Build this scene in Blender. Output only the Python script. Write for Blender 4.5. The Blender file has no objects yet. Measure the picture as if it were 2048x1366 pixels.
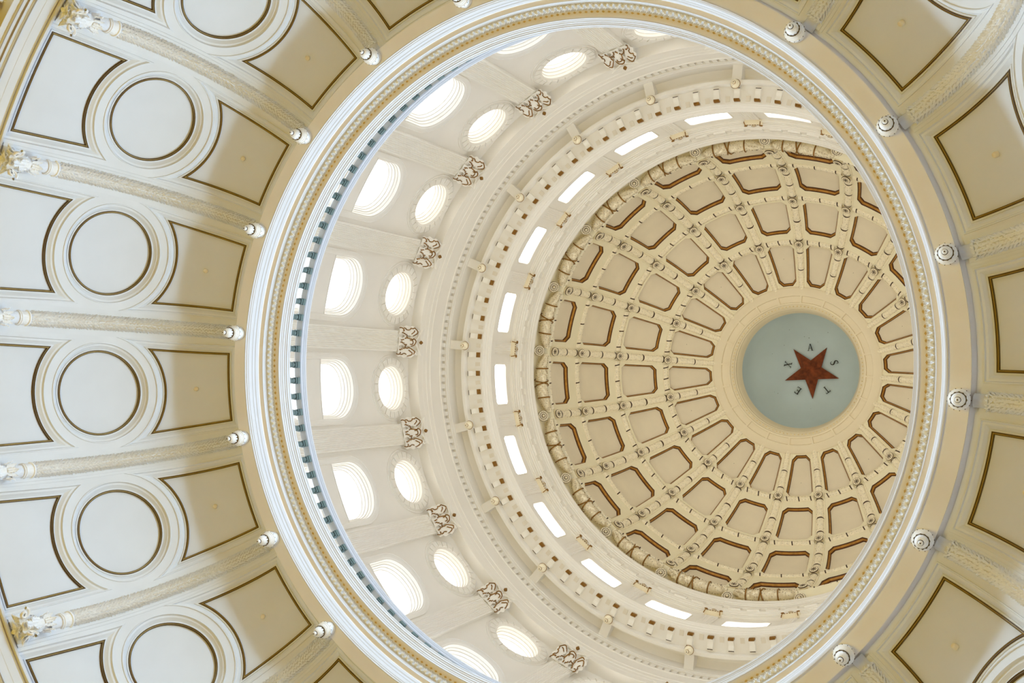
import bpy, math, random
from mathutils import Matrix, Vector, geometry
random.seed(7)
PI = math.pi
C = bpy.context.scene.collection
SC = bpy.context.scene

# ------------------------------------------------------------------ frame of the place
# the rotunda's axis is the world z axis; lengths below are in "units" of S metres, heights above the eye
S, CZ = 8.5, 1.6
PH, BAY = 3.23203, PI / 10            # azimuth of column 0, and the angle of one of the 20 bays
CAMX, CAMY, FPX = 1.138703, 0.047229, 2090.12
ROW = ((0.894905882, 0.0, 0.446254930), (-0.016092438, 0.999349588, 0.032271278), (-0.445964681, -0.036061086, 0.894323824))
def az(b): return PH + b * BAY

# ------------------------------------------------------------------ camera, world, lights, exposure
cam = bpy.data.cameras.new('camera'); cam.sensor_width = 36.0; cam.lens = FPX / 2048 * 36.0
cam.clip_start = 0.05; cam.clip_end = 300
co = bpy.data.objects.new('camera', cam); C.objects.link(co); SC.camera = co
co.matrix_world = Matrix(((ROW[0][0], -ROW[1][0], -ROW[2][0], CAMX * S),
                          (ROW[0][1], -ROW[1][1], -ROW[2][1], CAMY * S),
                          (ROW[0][2], -ROW[1][2], -ROW[2][2], CZ), (0, 0, 0, 1)))
SC.view_settings.view_transform = 'Standard'; SC.view_settings.look = 'None'
SC.view_settings.gamma = 1.0; SC.view_settings.use_curve_mapping = False
SC.view_settings.exposure = 0.0
SC.cycles.use_denoising = True
SC.cycles.max_bounces = 10; SC.cycles.diffuse_bounces = 8
w = bpy.data.worlds.new('sky'); SC.world = w; w.use_nodes = True
w.node_tree.nodes['Background'].inputs[0].default_value = (0.80, 0.88, 1.0, 1)
w.node_tree.nodes['Background'].inputs[1].default_value = 1.0
PANE = 2.10           # daylight through the drum windows
WARM = 1750.0        # added warm fill shining up from mid floor, no real lamp there
l = bpy.data.lights.new('warm_fill_light', 'AREA'); l.shape = 'DISK'; l.size = 6.0; l.energy = WARM; l.color = (1.0, 0.71, 0.08)
o = bpy.data.objects.new('warm_fill_light', l); C.objects.link(o); o.location = (0, 0, 0.6); o.rotation_euler = (PI, 0, 0)
SKYSPOT = 2600.0      # skylight falling in through the lower sash of each arched window
ATTIC = 3.0
for k in range(20):
    l = bpy.data.lights.new('skylight_beam', 'SPOT'); l.energy = SKYSPOT; l.color = (0.53, 0.76, 1.0); l.shadow_soft_size = 0.75
    l.spot_size = math.radians(58); l.spot_blend = 1.0
    a = az(k + 0.5); o = bpy.data.objects.new('skylight_beam', l); C.objects.link(o)
    p = Vector((1.248 * S * math.cos(a), 1.248 * S * math.sin(a), CZ + 2.93 * S)); q = Vector((-1.30 * S * math.cos(a), -1.30 * S * math.sin(a), CZ + 1.85 * S))
    o.location = p; o.rotation_euler = (q - p).to_track_quat('-Z', 'Y').to_euler()

UPL = 60.0          # added fill spots hidden above the drum cornice to brighten the dome
for k in range(20):
    l = bpy.data.lights.new('dome_fill_light', 'SPOT'); l.energy = UPL; l.color = (1.0, 0.96, 0.88); l.shadow_soft_size = 0.03
    l.spot_size = math.radians(84); l.spot_blend = 0.8
    a = az(k + 0.5); o = bpy.data.objects.new('dome_fill_light', l); C.objects.link(o)
    p = Vector((1.030 * S * math.cos(a), 1.030 * S * math.sin(a), CZ + 4.168 * S)); q = Vector((-0.25 * S * math.cos(a), -0.25 * S * math.sin(a), CZ + 5.65 * S))
    o.location = p; o.rotation_euler = (q - p).to_track_quat('-Z', 'Y').to_euler()

# ------------------------------------------------------------------ materials
def lin(c): return tuple((x / 12.92 if x <= 0.04045 else ((x + 0.055) / 1.055) ** 2.4) for x in [v / 255 for v in c])
def mat(name, rgb, rough=0.6, metal=0.0, var=0.06, scale=3.0, bump=0.0, bscale=60, emit=None, spec=0.3):
    m = bpy.data.materials.new(name); m.use_nodes = True
    nt = m.node_tree; p = nt.nodes['Principled BSDF']; c = lin(rgb)
    p.inputs['Base Color'].default_value = (*c, 1); p.inputs['Roughness'].default_value = rough
    p.inputs['Metallic'].default_value = metal; p.inputs['Specular IOR Level'].default_value = spec
    tc = nt.nodes.new('ShaderNodeTexCoord')
    if var:
        n = nt.nodes.new('ShaderNodeTexNoise'); n.inputs['Scale'].default_value = scale; n.inputs['Detail'].default_value = 6
        nt.links.new(tc.outputs['Object'], n.inputs['Vector'])
        r = nt.nodes.new('ShaderNodeValToRGB')
        r.color_ramp.elements[0].position = 0.3; r.color_ramp.elements[1].position = 0.7
        r.color_ramp.elements[0].color = (*[x * (1 - var) for x in c], 1)
        r.color_ramp.elements[1].color = (*[min(1, x * (1 + var)) for x in c], 1)
        nt.links.new(n.outputs['Fac'], r.inputs['Fac']); nt.links.new(r.outputs['Color'], p.inputs['Base Color'])
    if bump:
        n2 = nt.nodes.new('ShaderNodeTexNoise'); n2.inputs['Scale'].default_value = bscale; n2.inputs['Detail'].default_value = 3
        nt.links.new(tc.outputs['Object'], n2.inputs['Vector'])
        b = nt.nodes.new('ShaderNodeBump'); b.inputs['Strength'].default_value = bump; b.inputs['Distance'].default_value = 0.02
        nt.links.new(n2.outputs['Fac'], b.inputs['Height']); nt.links.new(b.outputs['Normal'], p.inputs['Normal'])
    if emit:
        p.inputs['Emission Color'].default_value = (*emit[0], 1); p.inputs['Emission Strength'].default_value = emit[1]
    return m
M_WALL = mat('cool_white_plaster', (223, 226, 230), 0.7, var=0.03, scale=1.2)
M_WALLP = mat('panel_plaster', (220, 224, 230), 0.65, var=0.03, scale=0.8)
M_LEAFW = mat('white_plaster_leaf', (246, 248, 252), 0.6, var=0.05, scale=20, bump=0.3)
M_SHAFT = mat('leaf_gap_shade_grey', (222, 222, 222), 0.8, var=0.1, scale=20)  # core toned darker than the leaves, painting shade into the gaps
M_RING = mat('bright_white_paint', (216, 218, 224), 0.5, var=0.01, scale=2)
M_RINGB = mat('white_leaf_paint', (244, 247, 252), 0.5, var=0.03, scale=8)
M_RECESS_SHADE = mat('painted_recess_shade', (222, 214, 198), 0.7, var=0.02)  # darker tone stands in for shade inside the soffit recesses
M_COFG = mat('coffer_gilding', (178, 130, 56), 0.4, metal=0.2, var=0.25, scale=6)
M_TAN = mat('tan_soffit_paint', (240, 238, 236), 0.7, var=0.03, scale=1.0)
M_DRUM = mat('warm_white_drum_paint', (234, 230.6, 223), 0.65, var=0.02, scale=1.0)
M_FLUTE = mat('pilaster_paint', (236, 232.5, 224), 0.65, var=0.02, scale=1.0)
M_CREAM = mat('cream_dome_paint', (238, 231, 203), 0.6, var=0.03, scale=1.5)
M_COFFER = mat('coffer_panel_paint', (231, 221, 197), 0.6, var=0.04, scale=1.0)
M_CREAML = mat('light_cream_paint', (234, 223, 196), 0.55, var=0.02, scale=1.5)
M_RELIEF = mat('cream_relief_paint', (242, 233, 208), 0.55, var=0.10, scale=14, bump=0.5, bscale=18)
M_BLUE = mat('blue_green_canopy_paint', (206, 220, 222), 0.7, var=0.06, scale=0.5)
M_GOLD = mat('old_gold', (176, 150, 82), 0.45, metal=0.1, var=0.15, scale=8)
M_BROWN = mat('brown_edge', (112, 66, 26), 0.5, var=0.2, scale=6)
M_OLIVE = mat('olive_umber_line', (92, 70, 26), 0.5, var=0.2, scale=6)
M_GREYL = mat('grey_umber_line', (160, 146, 122), 0.6, var=0.1, scale=6)
M_GOLDD = mat('antique_gold', (136, 96, 34), 0.4, metal=0.25, var=0.3, scale=5)
M_DARK = mat('dark_brown_edge', (58, 34, 14), 0.5, var=0.3, scale=9)
M_EGG = mat('pale_ochre_paint', (232, 212, 160), 0.5, var=0.1, scale=10)
M_OCHRE = mat('ochre_bead_paint', (214, 184, 122), 0.5, var=0.15, scale=10)
M_TEAL = mat('teal_grey_baluster_paint', (110, 128, 126), 0.45, var=0.1, scale=6)
M_STAR = mat('copper_red_star', (134, 66, 34), 0.45, metal=0.2, var=0.45, scale=4)
M_BLACK = mat('black_letter_paint', (26, 22, 18), 0.5, var=0)
M_PANE = mat('daylit_glass', (255, 255, 255), 0.3, var=0, emit=((0.93, 0.96, 1.0), PANE))
M_PANE3 = mat('daylit_attic_glass', (255, 255, 255), 0.3, var=0, emit=((0.97, 0.98, 1.0), ATTIC))
M_PANE2 = mat('daylit_rosy_glass', (255, 255, 255), 0.3, var=0, emit=((1.0, 0.95, 0.93), PANE))
M_FLOOR = mat('stone_floor', (96, 76, 52), 0.4, var=0.15, scale=1.0)
M_OCHW = mat('ochre_wall_paint', (150, 112, 48), 0.6, var=0.1, scale=2)

# ------------------------------------------------------------------ mesh helpers (unit coordinates, scaled by S on build)
class MB:
    def __init__(s): s.v = []; s.f = []; s.m = []
    def add(s, vs, fs, mi=0):
        o = len(s.v); s.v += vs; s.f += [tuple(i + o for i in f) for f in fs]; s.m += [mi] * len(fs)
    def box(s, x0, x1, y0, y1, z0, z1, mi=0, tf=None):
        vs = [(x, y, z) for z in (z0, z1) for y in (y0, y1) for x in (x0, x1)]
        if tf: vs = [tf(*v) for v in vs]
        s.add(vs, [(0, 2, 3, 1), (4, 5, 7, 6), (0, 1, 5, 4), (2, 6, 7, 3), (0, 4, 6, 2), (1, 3, 7, 5)], mi)
    def lathe(s, prof, n=16, mi=0, c=(0, 0, 0), ax=None, sy=1.0, a0=0.0):
        """revolve (r,h) about local z through c; ax = 3 vectors (u,v,w) to orient"""
        vs = []
        for r, h in prof:
            for i in range(n):
                a = a0 + 2 * PI * i / n
                p = (r * math.cos(a), r * math.sin(a) * sy, h)
                if ax: p = tuple(ax[0][k] * p[0] + ax[1][k] * p[1] + ax[2][k] * p[2] for k in range(3))
                vs.append((p[0] + c[0], p[1] + c[1], p[2] + c[2]))
        fs = [(j * n + i, j * n + (i + 1) % n, (j + 1) * n + (i + 1) % n, (j + 1) * n + i) for j in range(len(prof) - 1) for i in range(n)]
        fs.append(tuple(range(n))[::-1]); fs.append(tuple(range((len(prof) - 1) * n, len(prof) * n)))
        s.add(vs, fs, mi)
    def tube(s, pts, r, n=5, mi=0, closed=False):
        pts = [Vector(p) for p in pts]; N = len(pts); vs = []
        rr = r if isinstance(r, (list, tuple)) else [r] * N
        for i, p in enumerate(pts):
            t = (pts[(i + 1) % N] - pts[i - 1]) if closed else (pts[min(i + 1, N - 1)] - pts[max(i - 1, 0)])
            if t.length < 1e-9: t = Vector((0, 0, 1))
            t.normalize(); u = t.cross(Vector((0.31, 0.22, 0.92)))
            if u.length < .1: u = t.cross(Vector((1, 0, 0)))
            u.normalize(); v = t.cross(u)
            for k in range(n):
                a = 2 * PI * k / n; q = p + (u * math.cos(a) + v * math.sin(a)) * rr[i]; vs.append(tuple(q))
        L = N if closed else N - 1
        fs = [(i * n + k, i * n + (k + 1) % n, ((i + 1) % N) * n + (k + 1) % n, ((i + 1) % N) * n + k) for i in range(L) for k in range(n)]
        s.add(vs, fs, mi)
    def prism(s, poly, fn, h0, h1, mi=0):
        """poly list of (a,b) ; fn(a,b,h)->xyz"""
        n = len(poly); vs = [fn(a, b, h0) for a, b in poly] + [fn(a, b, h1) for a, b in poly]
        fs = [(i, (i + 1) % n, n + (i + 1) % n, n + i) for i in range(n)] + [tuple(range(n))[::-1], tuple(range(n, 2 * n))]
        s.add(vs, fs, mi)
    def mesh(s, name, mats, sharp=35):
        me = bpy.data.meshes.new(name)
        me.from_pydata([(x * S, y * S, z * S) for x, y, z in s.v], [], s.f)
        for m in (mats if isinstance(mats, (list, tuple)) else [mats]): me.materials.append(m)
        me.polygons.foreach_set('material_index', s.m)
        me.polygons.foreach_set('use_smooth', [True] * len(s.f)); me.update()
        if sharp: me.set_sharp_from_angle(angle=math.radians(sharp))
        return me
def obj(name, me, parent=None, loc=(0, 0, 0), rz=0.0):
    o = bpy.data.objects.new(name, me); C.objects.link(o); o.location = loc; o.rotation_euler = (0, 0, rz)
    if parent: o.parent = parent
    return o
def empty(name, loc=(0, 0, 0), rz=0.0, **kw):
    o = obj(name, None, None, loc, rz); o.empty_display_size = 0.2
    for k, v in kw.items(): o[k] = v
    return o
def struct(name, label=None, me=None, loc=(0, 0, 0)):
    o = obj(name, me, None, loc); o['kind'] = 'structure'
    if label: o['label'] = label
    return o
def pol(R, a, Z): return (S * R * math.cos(a), S * R * math.sin(a), CZ + S * Z)
Z0 = (0, 0, CZ)
def thing(name, label, cat, R, b, Z, group=None):
    o = empty(name, pol(R, az(b), Z), az(b), label=label, category=cat)
    if group: o['group'] = group
    return o
def proj(R, Z, b):
    a = az(b); p = (R * math.cos(a) - CAMX, R * math.sin(a) - CAMY, Z)
    q = [sum(r[k] * p[k] for k in range(3)) for r in ROW]
    return 1024 + FPX * q[0] / q[2], 683 + FPX * q[1] / q[2]
def seen(R, Z, b, m=40, lip=0.93):
    u, v = proj(R, Z, b)
    if not (-m < u < 2048 + m and -m < v < 1366 + m): return False
    if Z > 2.6:                     # must be seen through the gallery's opening
        a = az(b); k = 2.546 / Z
        x = (R * math.cos(a) - CAMX) * k + CAMX; y = (R * math.sin(a) - CAMY) * k + CAMY
        return math.hypot(x, y) < lip
    return True
def clock(R, Z, b, c):
    u, v = proj(R, Z, b); h = (math.degrees(math.atan2(u - c[0], -(v - c[1]))) % 360) / 30
    q = round(h * 12) % 144; H = q // 12 or 12
    N_ = 'twelve one two three four five six seven eight nine ten eleven twelve'.split(); H2 = N_[H % 12 or 12]; m = (q % 12) * 5
    return H2 + {0: " o'clock", 15: '-fifteen', 30: '-thirty', 45: '-forty-five'}.get(m, '-' + {5: 'oh-five', 10: 'ten', 20: 'twenty', 25: 'twenty-five', 35: 'thirty-five', 40: 'forty', 50: 'fifty', 55: 'fifty-five'}.get(m, ''))
RC, ST = (1195, 722), (1602, 742)     # centre of the gallery ring, centre of the blue canopy
def revolve(prof, n=240, a0=0.0, a1=2 * PI, mats=None, mids=None, name='ring', sharp=25):
    """prof (R,Z) -> full ring mesh about the axis; mids = material index per segment"""
    mb = MB(); full = abs(a1 - a0 - 2 * PI) < 1e-6; N = n if full else n + 1
    vs = [(R * math.cos(a0 + (a1 - a0) * i / n), R * math.sin(a0 + (a1 - a0) * i / n), Z) for R, Z in prof for i in range(N)]
    mb.v = vs
    for j in range(len(prof) - 1):
        for i in range(n):
            k = (i + 1) % N if full else i + 1
            mb.f.append((j * N + i, (j + 1) * N + i, (j + 1) * N + k, j * N + k)); mb.m.append(mids[j] if mids else 0)
    return mb.mesh(name, mats, sharp)

# ---- 2D outlines on a curved surface: edges are lines or arcs, all insets share one vertex count
def _isect(e1, e2, near):
    def ln(e): return Vector(e[1]), (Vector(e[2]) - Vector(e[1])).normalized()
    if e1[0] == 'L' and e2[0] == 'L':
        p, d = ln(e1); q, g = ln(e2); den = d.x * g.y - d.y * g.x
        t = ((q.x - p.x) * g.y - (q.y - p.y) * g.x) / den; return p + d * t
    if e1[0] == 'A': e1, e2 = e2, e1
    p, d = ln(e1); c = Vector(e2[1]); r = e2[2]; m = p - c; b = m.dot(d); cc = m.dot(m) - r * r
    D = max(b * b - cc, 0.0); best = None
    for t in (-b + D ** .5, -b - D ** .5):
        q = p + d * t
        if best is None or (q - near).length < (best - near).length: best = q
    return best
class Outline:
    """edges in CCW order: ('L',p,q) or ('A',c,r,sgn) sgn=+1 arc bulges outward (interior contains centre)"""
    def __init__(s, edges, corners, ns):
        s.e = edges; s.c = [Vector(c) for c in corners]; s.ns = ns
    def loop(s, d):
        E = []
        for e in s.e:
            if e[0] == 'L':
                p, q = Vector(e[1]), Vector(e[2]); t = (q - p).normalized(); n = Vector((-t.y, t.x))
                E.append(('L', p + n * d, q + n * d))
            else: E.append(('A', e[1], e[2] - d * e[3], e[3]))
        k = len(E); cs = [_isect(E[i - 1], E[i], s.c[i]) for i in range(k)]   # corner i joins edge i-1 and i
        out = []
        for i in range(k):
            a, b = cs[i], cs[(i + 1) % k]; n = s.ns[i]
            if E[i][0] == 'L': out += [tuple(a.lerp(b, j / n)) for j in range(n)]
            else:
                c = Vector(E[i][1]); r = E[i][2]; t0 = math.atan2(a.y - c.y, a.x - c.x); t1 = math.atan2(b.y - c.y, b.x - c.x)
                dt = (t1 - t0 + PI) % (2 * PI) - PI
                if E[i][3] > 0 and len(E) == 4: dt = (t1 - t0) % (2 * PI)
                out += [(c.x + r * math.cos(t0 + dt * j / n), c.y + r * math.sin(t0 + dt * j / n)) for j in range(n)]
        return out
class Circle:
    def __init__(s, c, r, n=72): s.cc = c; s.r = r; s.n = n
    def loop(s, d): return [(s.cc[0] + (s.r - d) * math.cos(2 * PI * i / s.n), s.cc[1] + (s.r - d) * math.sin(2 * PI * i / s.n)) for i in range(s.n)]
def poly_outline(pts, n=4): return Outline([('L', pts[i], pts[(i + 1) % len(pts)]) for i in range(len(pts))], pts, [n] * len(pts))
def inside(p, L):
    x, y = p; r = False; j = len(L) - 1
    for i in range(len(L)):
        xi, yi = L[i]; xj, yj = L[j]
        if (yi > y) != (yj > y) and x < (xj - xi) * (y - yi) / (yj - yi) + xi: r = not r
        j = i
    return r
def fill(outer, holes, grid, fn, mb, depth=0.0, mi=0):
    """triangulate outer minus holes with an inner grid and lift with fn(X,s,depth)"""
    vs = []; es = []
    for L in [outer] + holes:
        o = len(vs); vs += [Vector(p) for p in L]; es += [(o + i, o + (i + 1) % len(L)) for i in range(len(L))]
    xs = [p[0] for p in outer]; ys = [p[1] for p in outer]; nb = list(vs)
    y = min(ys) + grid / 2; r = 0
    while y < max(ys):
        x = min(xs) + grid / 2 + (grid / 2 if r % 2 else 0)
        while x < max(xs):
            if inside((x, y), outer) and not any(inside((x, y), h) for h in holes):
                if min((q.x - x) ** 2 + (q.y - y) ** 2 for q in nb) > (grid * .35) ** 2: vs.append(Vector((x, y)))
            x += grid
        y += grid * .87; r += 1
    V, _, F, _, _, _ = geometry.delaunay_2d_cdt(vs, es, [], 0, 1e-7)
    fs = []
    for f in F:
        cx = sum(V[i].x for i in f) / len(f); cy = sum(V[i].y for i in f) / len(f)
        if inside((cx, cy), outer) and not any(inside((cx, cy), h) for h in holes): fs.append(tuple(f))
    mb.add([fn(v.x, v.y, depth) for v in V], fs, mi)
def mould(ol, prof, fn, mb, mids=None):
    """strips between successive insets; prof = (inset, depth)"""
    o = len(mb.v); Ls = [ol.loop(d) for d, _ in prof]; n = len(Ls[0])
    for L, (_, h) in zip(Ls, prof): mb.v += [fn(x, y, h) for x, y in L]
    for j in range(len(prof) - 1):
        for i in range(n):
            mb.f.append((o + j * n + i, o + j * n + (i + 1) % n, o + (j + 1) * n + (i + 1) % n, o + (j + 1) * n + i))
            mb.m.append(mids[j] if mids else 0)

# ================================================================== LOWER ROTUNDA WALL (curves in under the gallery)
CA, CB, CR0, CZ0 = 0.325, 0.485, 1.0, 2.0
_T = [-60 + i * 0.5 for i in range(301)]
def cove_rz(t):
    if t < 0: return CR0 + CA, CZ0 + CB * math.radians(t)
    r = math.radians(t); return CR0 + CA * math.cos(r), CZ0 + CB * math.sin(r)
_Sx = [0.0]
for i in range(1, len(_T)):
    a, b = cove_rz(_T[i - 1]), cove_rz(_T[i]); _Sx.append(_Sx[-1] + math.hypot(a[0] - b[0], a[1] - b[1]))
def t2s(t):
    k = (t + 60) / 0.5; i = max(0, min(int(k), 299)); return _Sx[i] + (_Sx[i + 1] - _Sx[i]) * (k - i)
def s2t(s):
    lo, hi = 0, 300
    while hi - lo > 1:
        m = (lo + hi) // 2
        if _Sx[m] <= s: lo = m
        else: hi = m
    return _T[lo] + 0.5 * (s - _Sx[lo]) / (_Sx[hi] - _Sx[lo])
def cove(X, s, d=0.0):
    t = s2t(s); R, Z = cove_rz(t); th = X / R
    if t > 0:
        r = math.radians(t); n = (math.cos(r) / CA, math.sin(r) / CB); l = math.hypot(*n); n = (n[0] / l, n[1] / l)
    else: n = (1.0, 0.0)
    R += n[0] * d; Z += n[1] * d
    return (R * math.cos(th), R * math.sin(th), Z)
def cX(b, t): return b * BAY * cove_rz(t)[0]
def cP(b, t): return (cX(b, t), t2s(t))
sc = t2s(23.2); cen = (0.0, sc)
round_ol = Circle(cen, 0.147)
W = 0.024                                             # width of a panel's moulding
def grow(ol_edges, corners, ns): return Outline(ol_edges, corners, ns)
# upper panel, CCW in (X,s): bottom arc (concave), right side, top, left side
def up_panel():
    bl, br, tr, tl = cP(-.33, 40.8), cP(.33, 40.8), cP(.31, 78.3), cP(-.31, 78.3)
    e = [('A', cen, 0.193, -1), ('L', br, tr), ('L', tr, tl), ('L', tl, bl)]
    return Outline(e, [bl, br, tr, tl], [26, 24, 8, 24])
def lo_panel():
    bl, br, tr, tl = cP(-.333, -23.2), cP(.333, -23.2), cP(.32, 5.5), cP(-.32, 5.5)
    e = [('L', bl, br), ('L', br, tr), ('A', cen, 0.197, -1), ('L', tl, bl)]
    return Outline(e, [bl, br, tr, tl], [8, 10, 26, 10])
UP, LO, RO = up_panel(), lo_panel(), Circle(cen, 0.1235)
T0, T1 = -26.4, 84.5
left = [cP(-.5, T0 + (T1 - T0) * i / 60) for i in range(61)]; right = [cP(.5, T0 + (T1 - T0) * i / 60) for i in range(61)]
cell = [left[0], cP(-.25, T0), cP(0, T0), cP(.25, T0)] + right + [cP(.25, T1), cP(0, T1), cP(-.25, T1)] + left[::-1][:-1]
mb = MB(); fill(cell, [UP.loop(-W), RO.loop(-W), LO.loop(-W)], 0.03, cove, mb)
surround_me = mb.mesh('panel_surround', M_WALL, 30)
MP = [(-W, 0.0), (-W + .0006, -.0025), (-W + .003, -.0028), (-W + .0042, 0.0005), (-W + .0052, .003), (-W + .0105, .0038), (-W + .0175, .010), (-.0045, .0115), (-.0040, .0085), (-.0012, .0085), (0, .0085)]
GP = [(-.0004, .0085), (.0004, .0062), (.0022, .0060), (.0026, .0080), (.0040, .0080), (.0046, .0062), (.0058, .0064), (.0064, .0125)]
def panel_set(ol):
    a = MB(); mould(ol, MP, cove, a); g = MB(); mould(ol, GP, cove, g, [0, 0, 0, 1, 1, 0, 0]); p = MB(); fill(ol.loop(.0060), [], 0.03, cove, p, .0122)
    return (p.mesh('panel', M_WALLP, 30), a.mesh('moulding', M_WALL, 30), g.mesh('gilt_fillet', [M_OLIVE, M_GOLD], 20))
ps = [('upper_panel', panel_set(UP)), ('round_panel', panel_set(RO)), ('lower_panel', panel_set(LO))]
kb = MB(); kp = cove(0, t2s(62), .006)
kb.lathe([(0.0068, .006), (0.0070, -.001), (0.0055, -.004), (0.002, -.0055), (0.0003, -.0057)], 14, 0, kp, ax=((0, 1, 0), (-.62, 0, .78), (.78, 0, .62)))
knob_me = kb.mesh('plaster_knob', M_CREAML, 40)
wr = struct('wall_rotunda', 'white lower rotunda wall of arched and round panels curving in under the gallery')
for k in range(20):
    a = az(k + .5)
    obj('panel_surround', surround_me, wr, Z0, a)
    for nm, (p, m_, g) in ps:
        po = obj(nm, p, wr, Z0, a); obj('moulding', m_, po); obj('gilt_fillet', g, po)
        if nm == 'upper_panel': obj('plaster_knob', knob_me, po)
# bottom cornice under the lower wall, and the floors below
bc = [(1.325, 1.779), (1.314, 1.7770), (1.314, 1.7715), (1.320, 1.7700), (1.319, 1.7655), (1.322, 1.7640), (1.3225, 1.7420), (1.3235, 1.7410), (1.3235, 1.7165), (1.319, 1.7160), (1.319, 1.7120), (1.3235, 1.7115), (1.324, 1.7035), (1.3205, 1.7030), (1.3205, 1.7005), (1.3255, 1.6985), (1.3255, 1.6885), (1.3225, 1.688), (1.3225, 1.6855), (1.328, 1.685), (1.328, 1.668), (1.40, 1.668)]
mi = [0] * (len(bc) - 1); mi[14] = mi[17] = 1; mi[9] = mi[3] = 1
t = struct('trim_1', 'white moulded cornice below the lower panels', revolve(bc, 240, mats=[M_WALL, M_GREYL], mids=mi, name='lower_cornice'), Z0)
struct('wall_lower', 'ochre wall below the lower cornice', revolve([(1.40, 1.67), (1.40, 0.5), (1.36, 0.5), (1.36, -CZ / S)], 120, mats=M_OCHW, name='lower_wall'), Z0)
fb = MB(); fb.lathe([(1.40, -CZ / S), (1.40, -CZ / S - .01)], 96); struct('floor', 'stone floor of the rotunda', fb.mesh('floor', M_FLOOR, 0), Z0)

# ------------------------------------------------------------------ engaged garlanded columns
CR, CZc = 1.30, 1.93
def colframe(t, d=-.004):
    R, Z = cove_rz(t)
    if t > 0:
        r = math.radians(t); n = (math.cos(r) / CA, math.sin(r) / CB); l = math.hypot(*n); n = (n[0] / l, n[1] / l)
    else: n = (1.0, 0.0)
    tg = (-n[1], n[0])
    return (R + n[0] * d, Z + n[1] * d), n, tg      # centre, outward normal, upward tangent (both R,Z)
def colpt(s, ang, r, d=-.004):
    (R, Z), n, _ = colframe(s2t(s), d)
    # ang 0 faces into the room, +-90 sideways
    q = -math.cos(ang) * r
    return (R + n[0] * q - CR, math.sin(ang) * r, Z + n[1] * q - CZc)
def colsweep(mb, prof, n=16, arc=100, mi=0, d=-.004):
    A = [math.radians(-arc + 2 * arc * i / n) for i in range(n + 1)]; o = len(mb.v)
    for t_, r in prof:
        mb.v += [colpt(t2s(t_), a, r, d) for a in A]
    N = n + 1
    for j in range(len(prof) - 1):
        for i in range(n): mb.f.append((o + j * N + i, o + j * N + i + 1, o + (j + 1) * N + i + 1, o + (j + 1) * N + i)); mb.m.append(mi)
mb = MB(); colsweep(mb, [(-5.0 + 84 * i / 50, .0165) for i in range(51)]); c_shaft = mb.mesh('garland_shaft', M_SHAFT, 40)
mb = MB(); s = t2s(-5); row = 0
while s < t2s(79):
    for k in range(14):
        a = math.radians(-99 + 15 * k + (7.5 if row % 2 else 0) + random.uniform(-5, 5)); L = .0092 * random.uniform(.75, 1.2); hw = .17 * random.uniform(.8, 1.2)
        sg = 1 if k % 2 else -1; sk = sg * .12
        p = [colpt(s, a - hw * .3, .0165), colpt(s + L * .5, a - hw + sk, .0185), colpt(s + L, a + sk * 2, .0238 + random.uniform(-.0015, .0015)), colpt(s + L * .5, a + hw + sk, .0185), colpt(s + L * .55, a + sk, .0212)]
        mb.add(p, [(0, 4, 1), (1, 4, 2), (2, 4, 3), (3, 4, 0)])
    s += .0054; row += 1
c_leaves = mb.mesh('garland_leaves', M_LEAFW, 0)
mb = MB(); colsweep(mb, [(-13, .0165), (-9.2, .0170)], 20); c_neck = mb.mesh('neck', M_LEAFW, 30)
mb = MB(); colsweep(mb, [(-9.3, .017), (-9.2, .0205), (-8.9, .0205), (-8.8, .019), (-8.6, .0215), (-8.2, .0215), (-8.1, .018), (-7.8, .0185), (-5.9, .0195), (-5.8, .0225), (-5.3, .0225), (-5.2, .017)], 22)
for k in range(9):
    a = math.radians(-88 + 22 * k)
    q = [colpt(t2s(-7.6), a - .08, .0186), colpt(t2s(-6.1), a - .08, .0196), colpt(t2s(-6.1), a + .08, .0196), colpt(t2s(-7.6), a + .08, .0186), colpt(t2s(-6.9), a, .0172)]
    mb.add(q, [(0, 1, 4), (1, 2, 4), (2, 3, 4), (3, 0, 4)], 1)
c_collar = mb.mesh('collar', [M_LEAFW, M_TAN], 30)
mb = MB(); colsweep(mb, [(79, .016), (79.2, .0205), (80, .0205), (80.2, .0170), (81, .0165)], 18); c_top = mb.mesh('upper_collar', M_WALL, 30)
mb = MB(); colsweep(mb, [(80.8, .0155), (85.2, .0155)], 8, 90); c_block = mb.mesh('end_block', M_WALL, 30)
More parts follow.
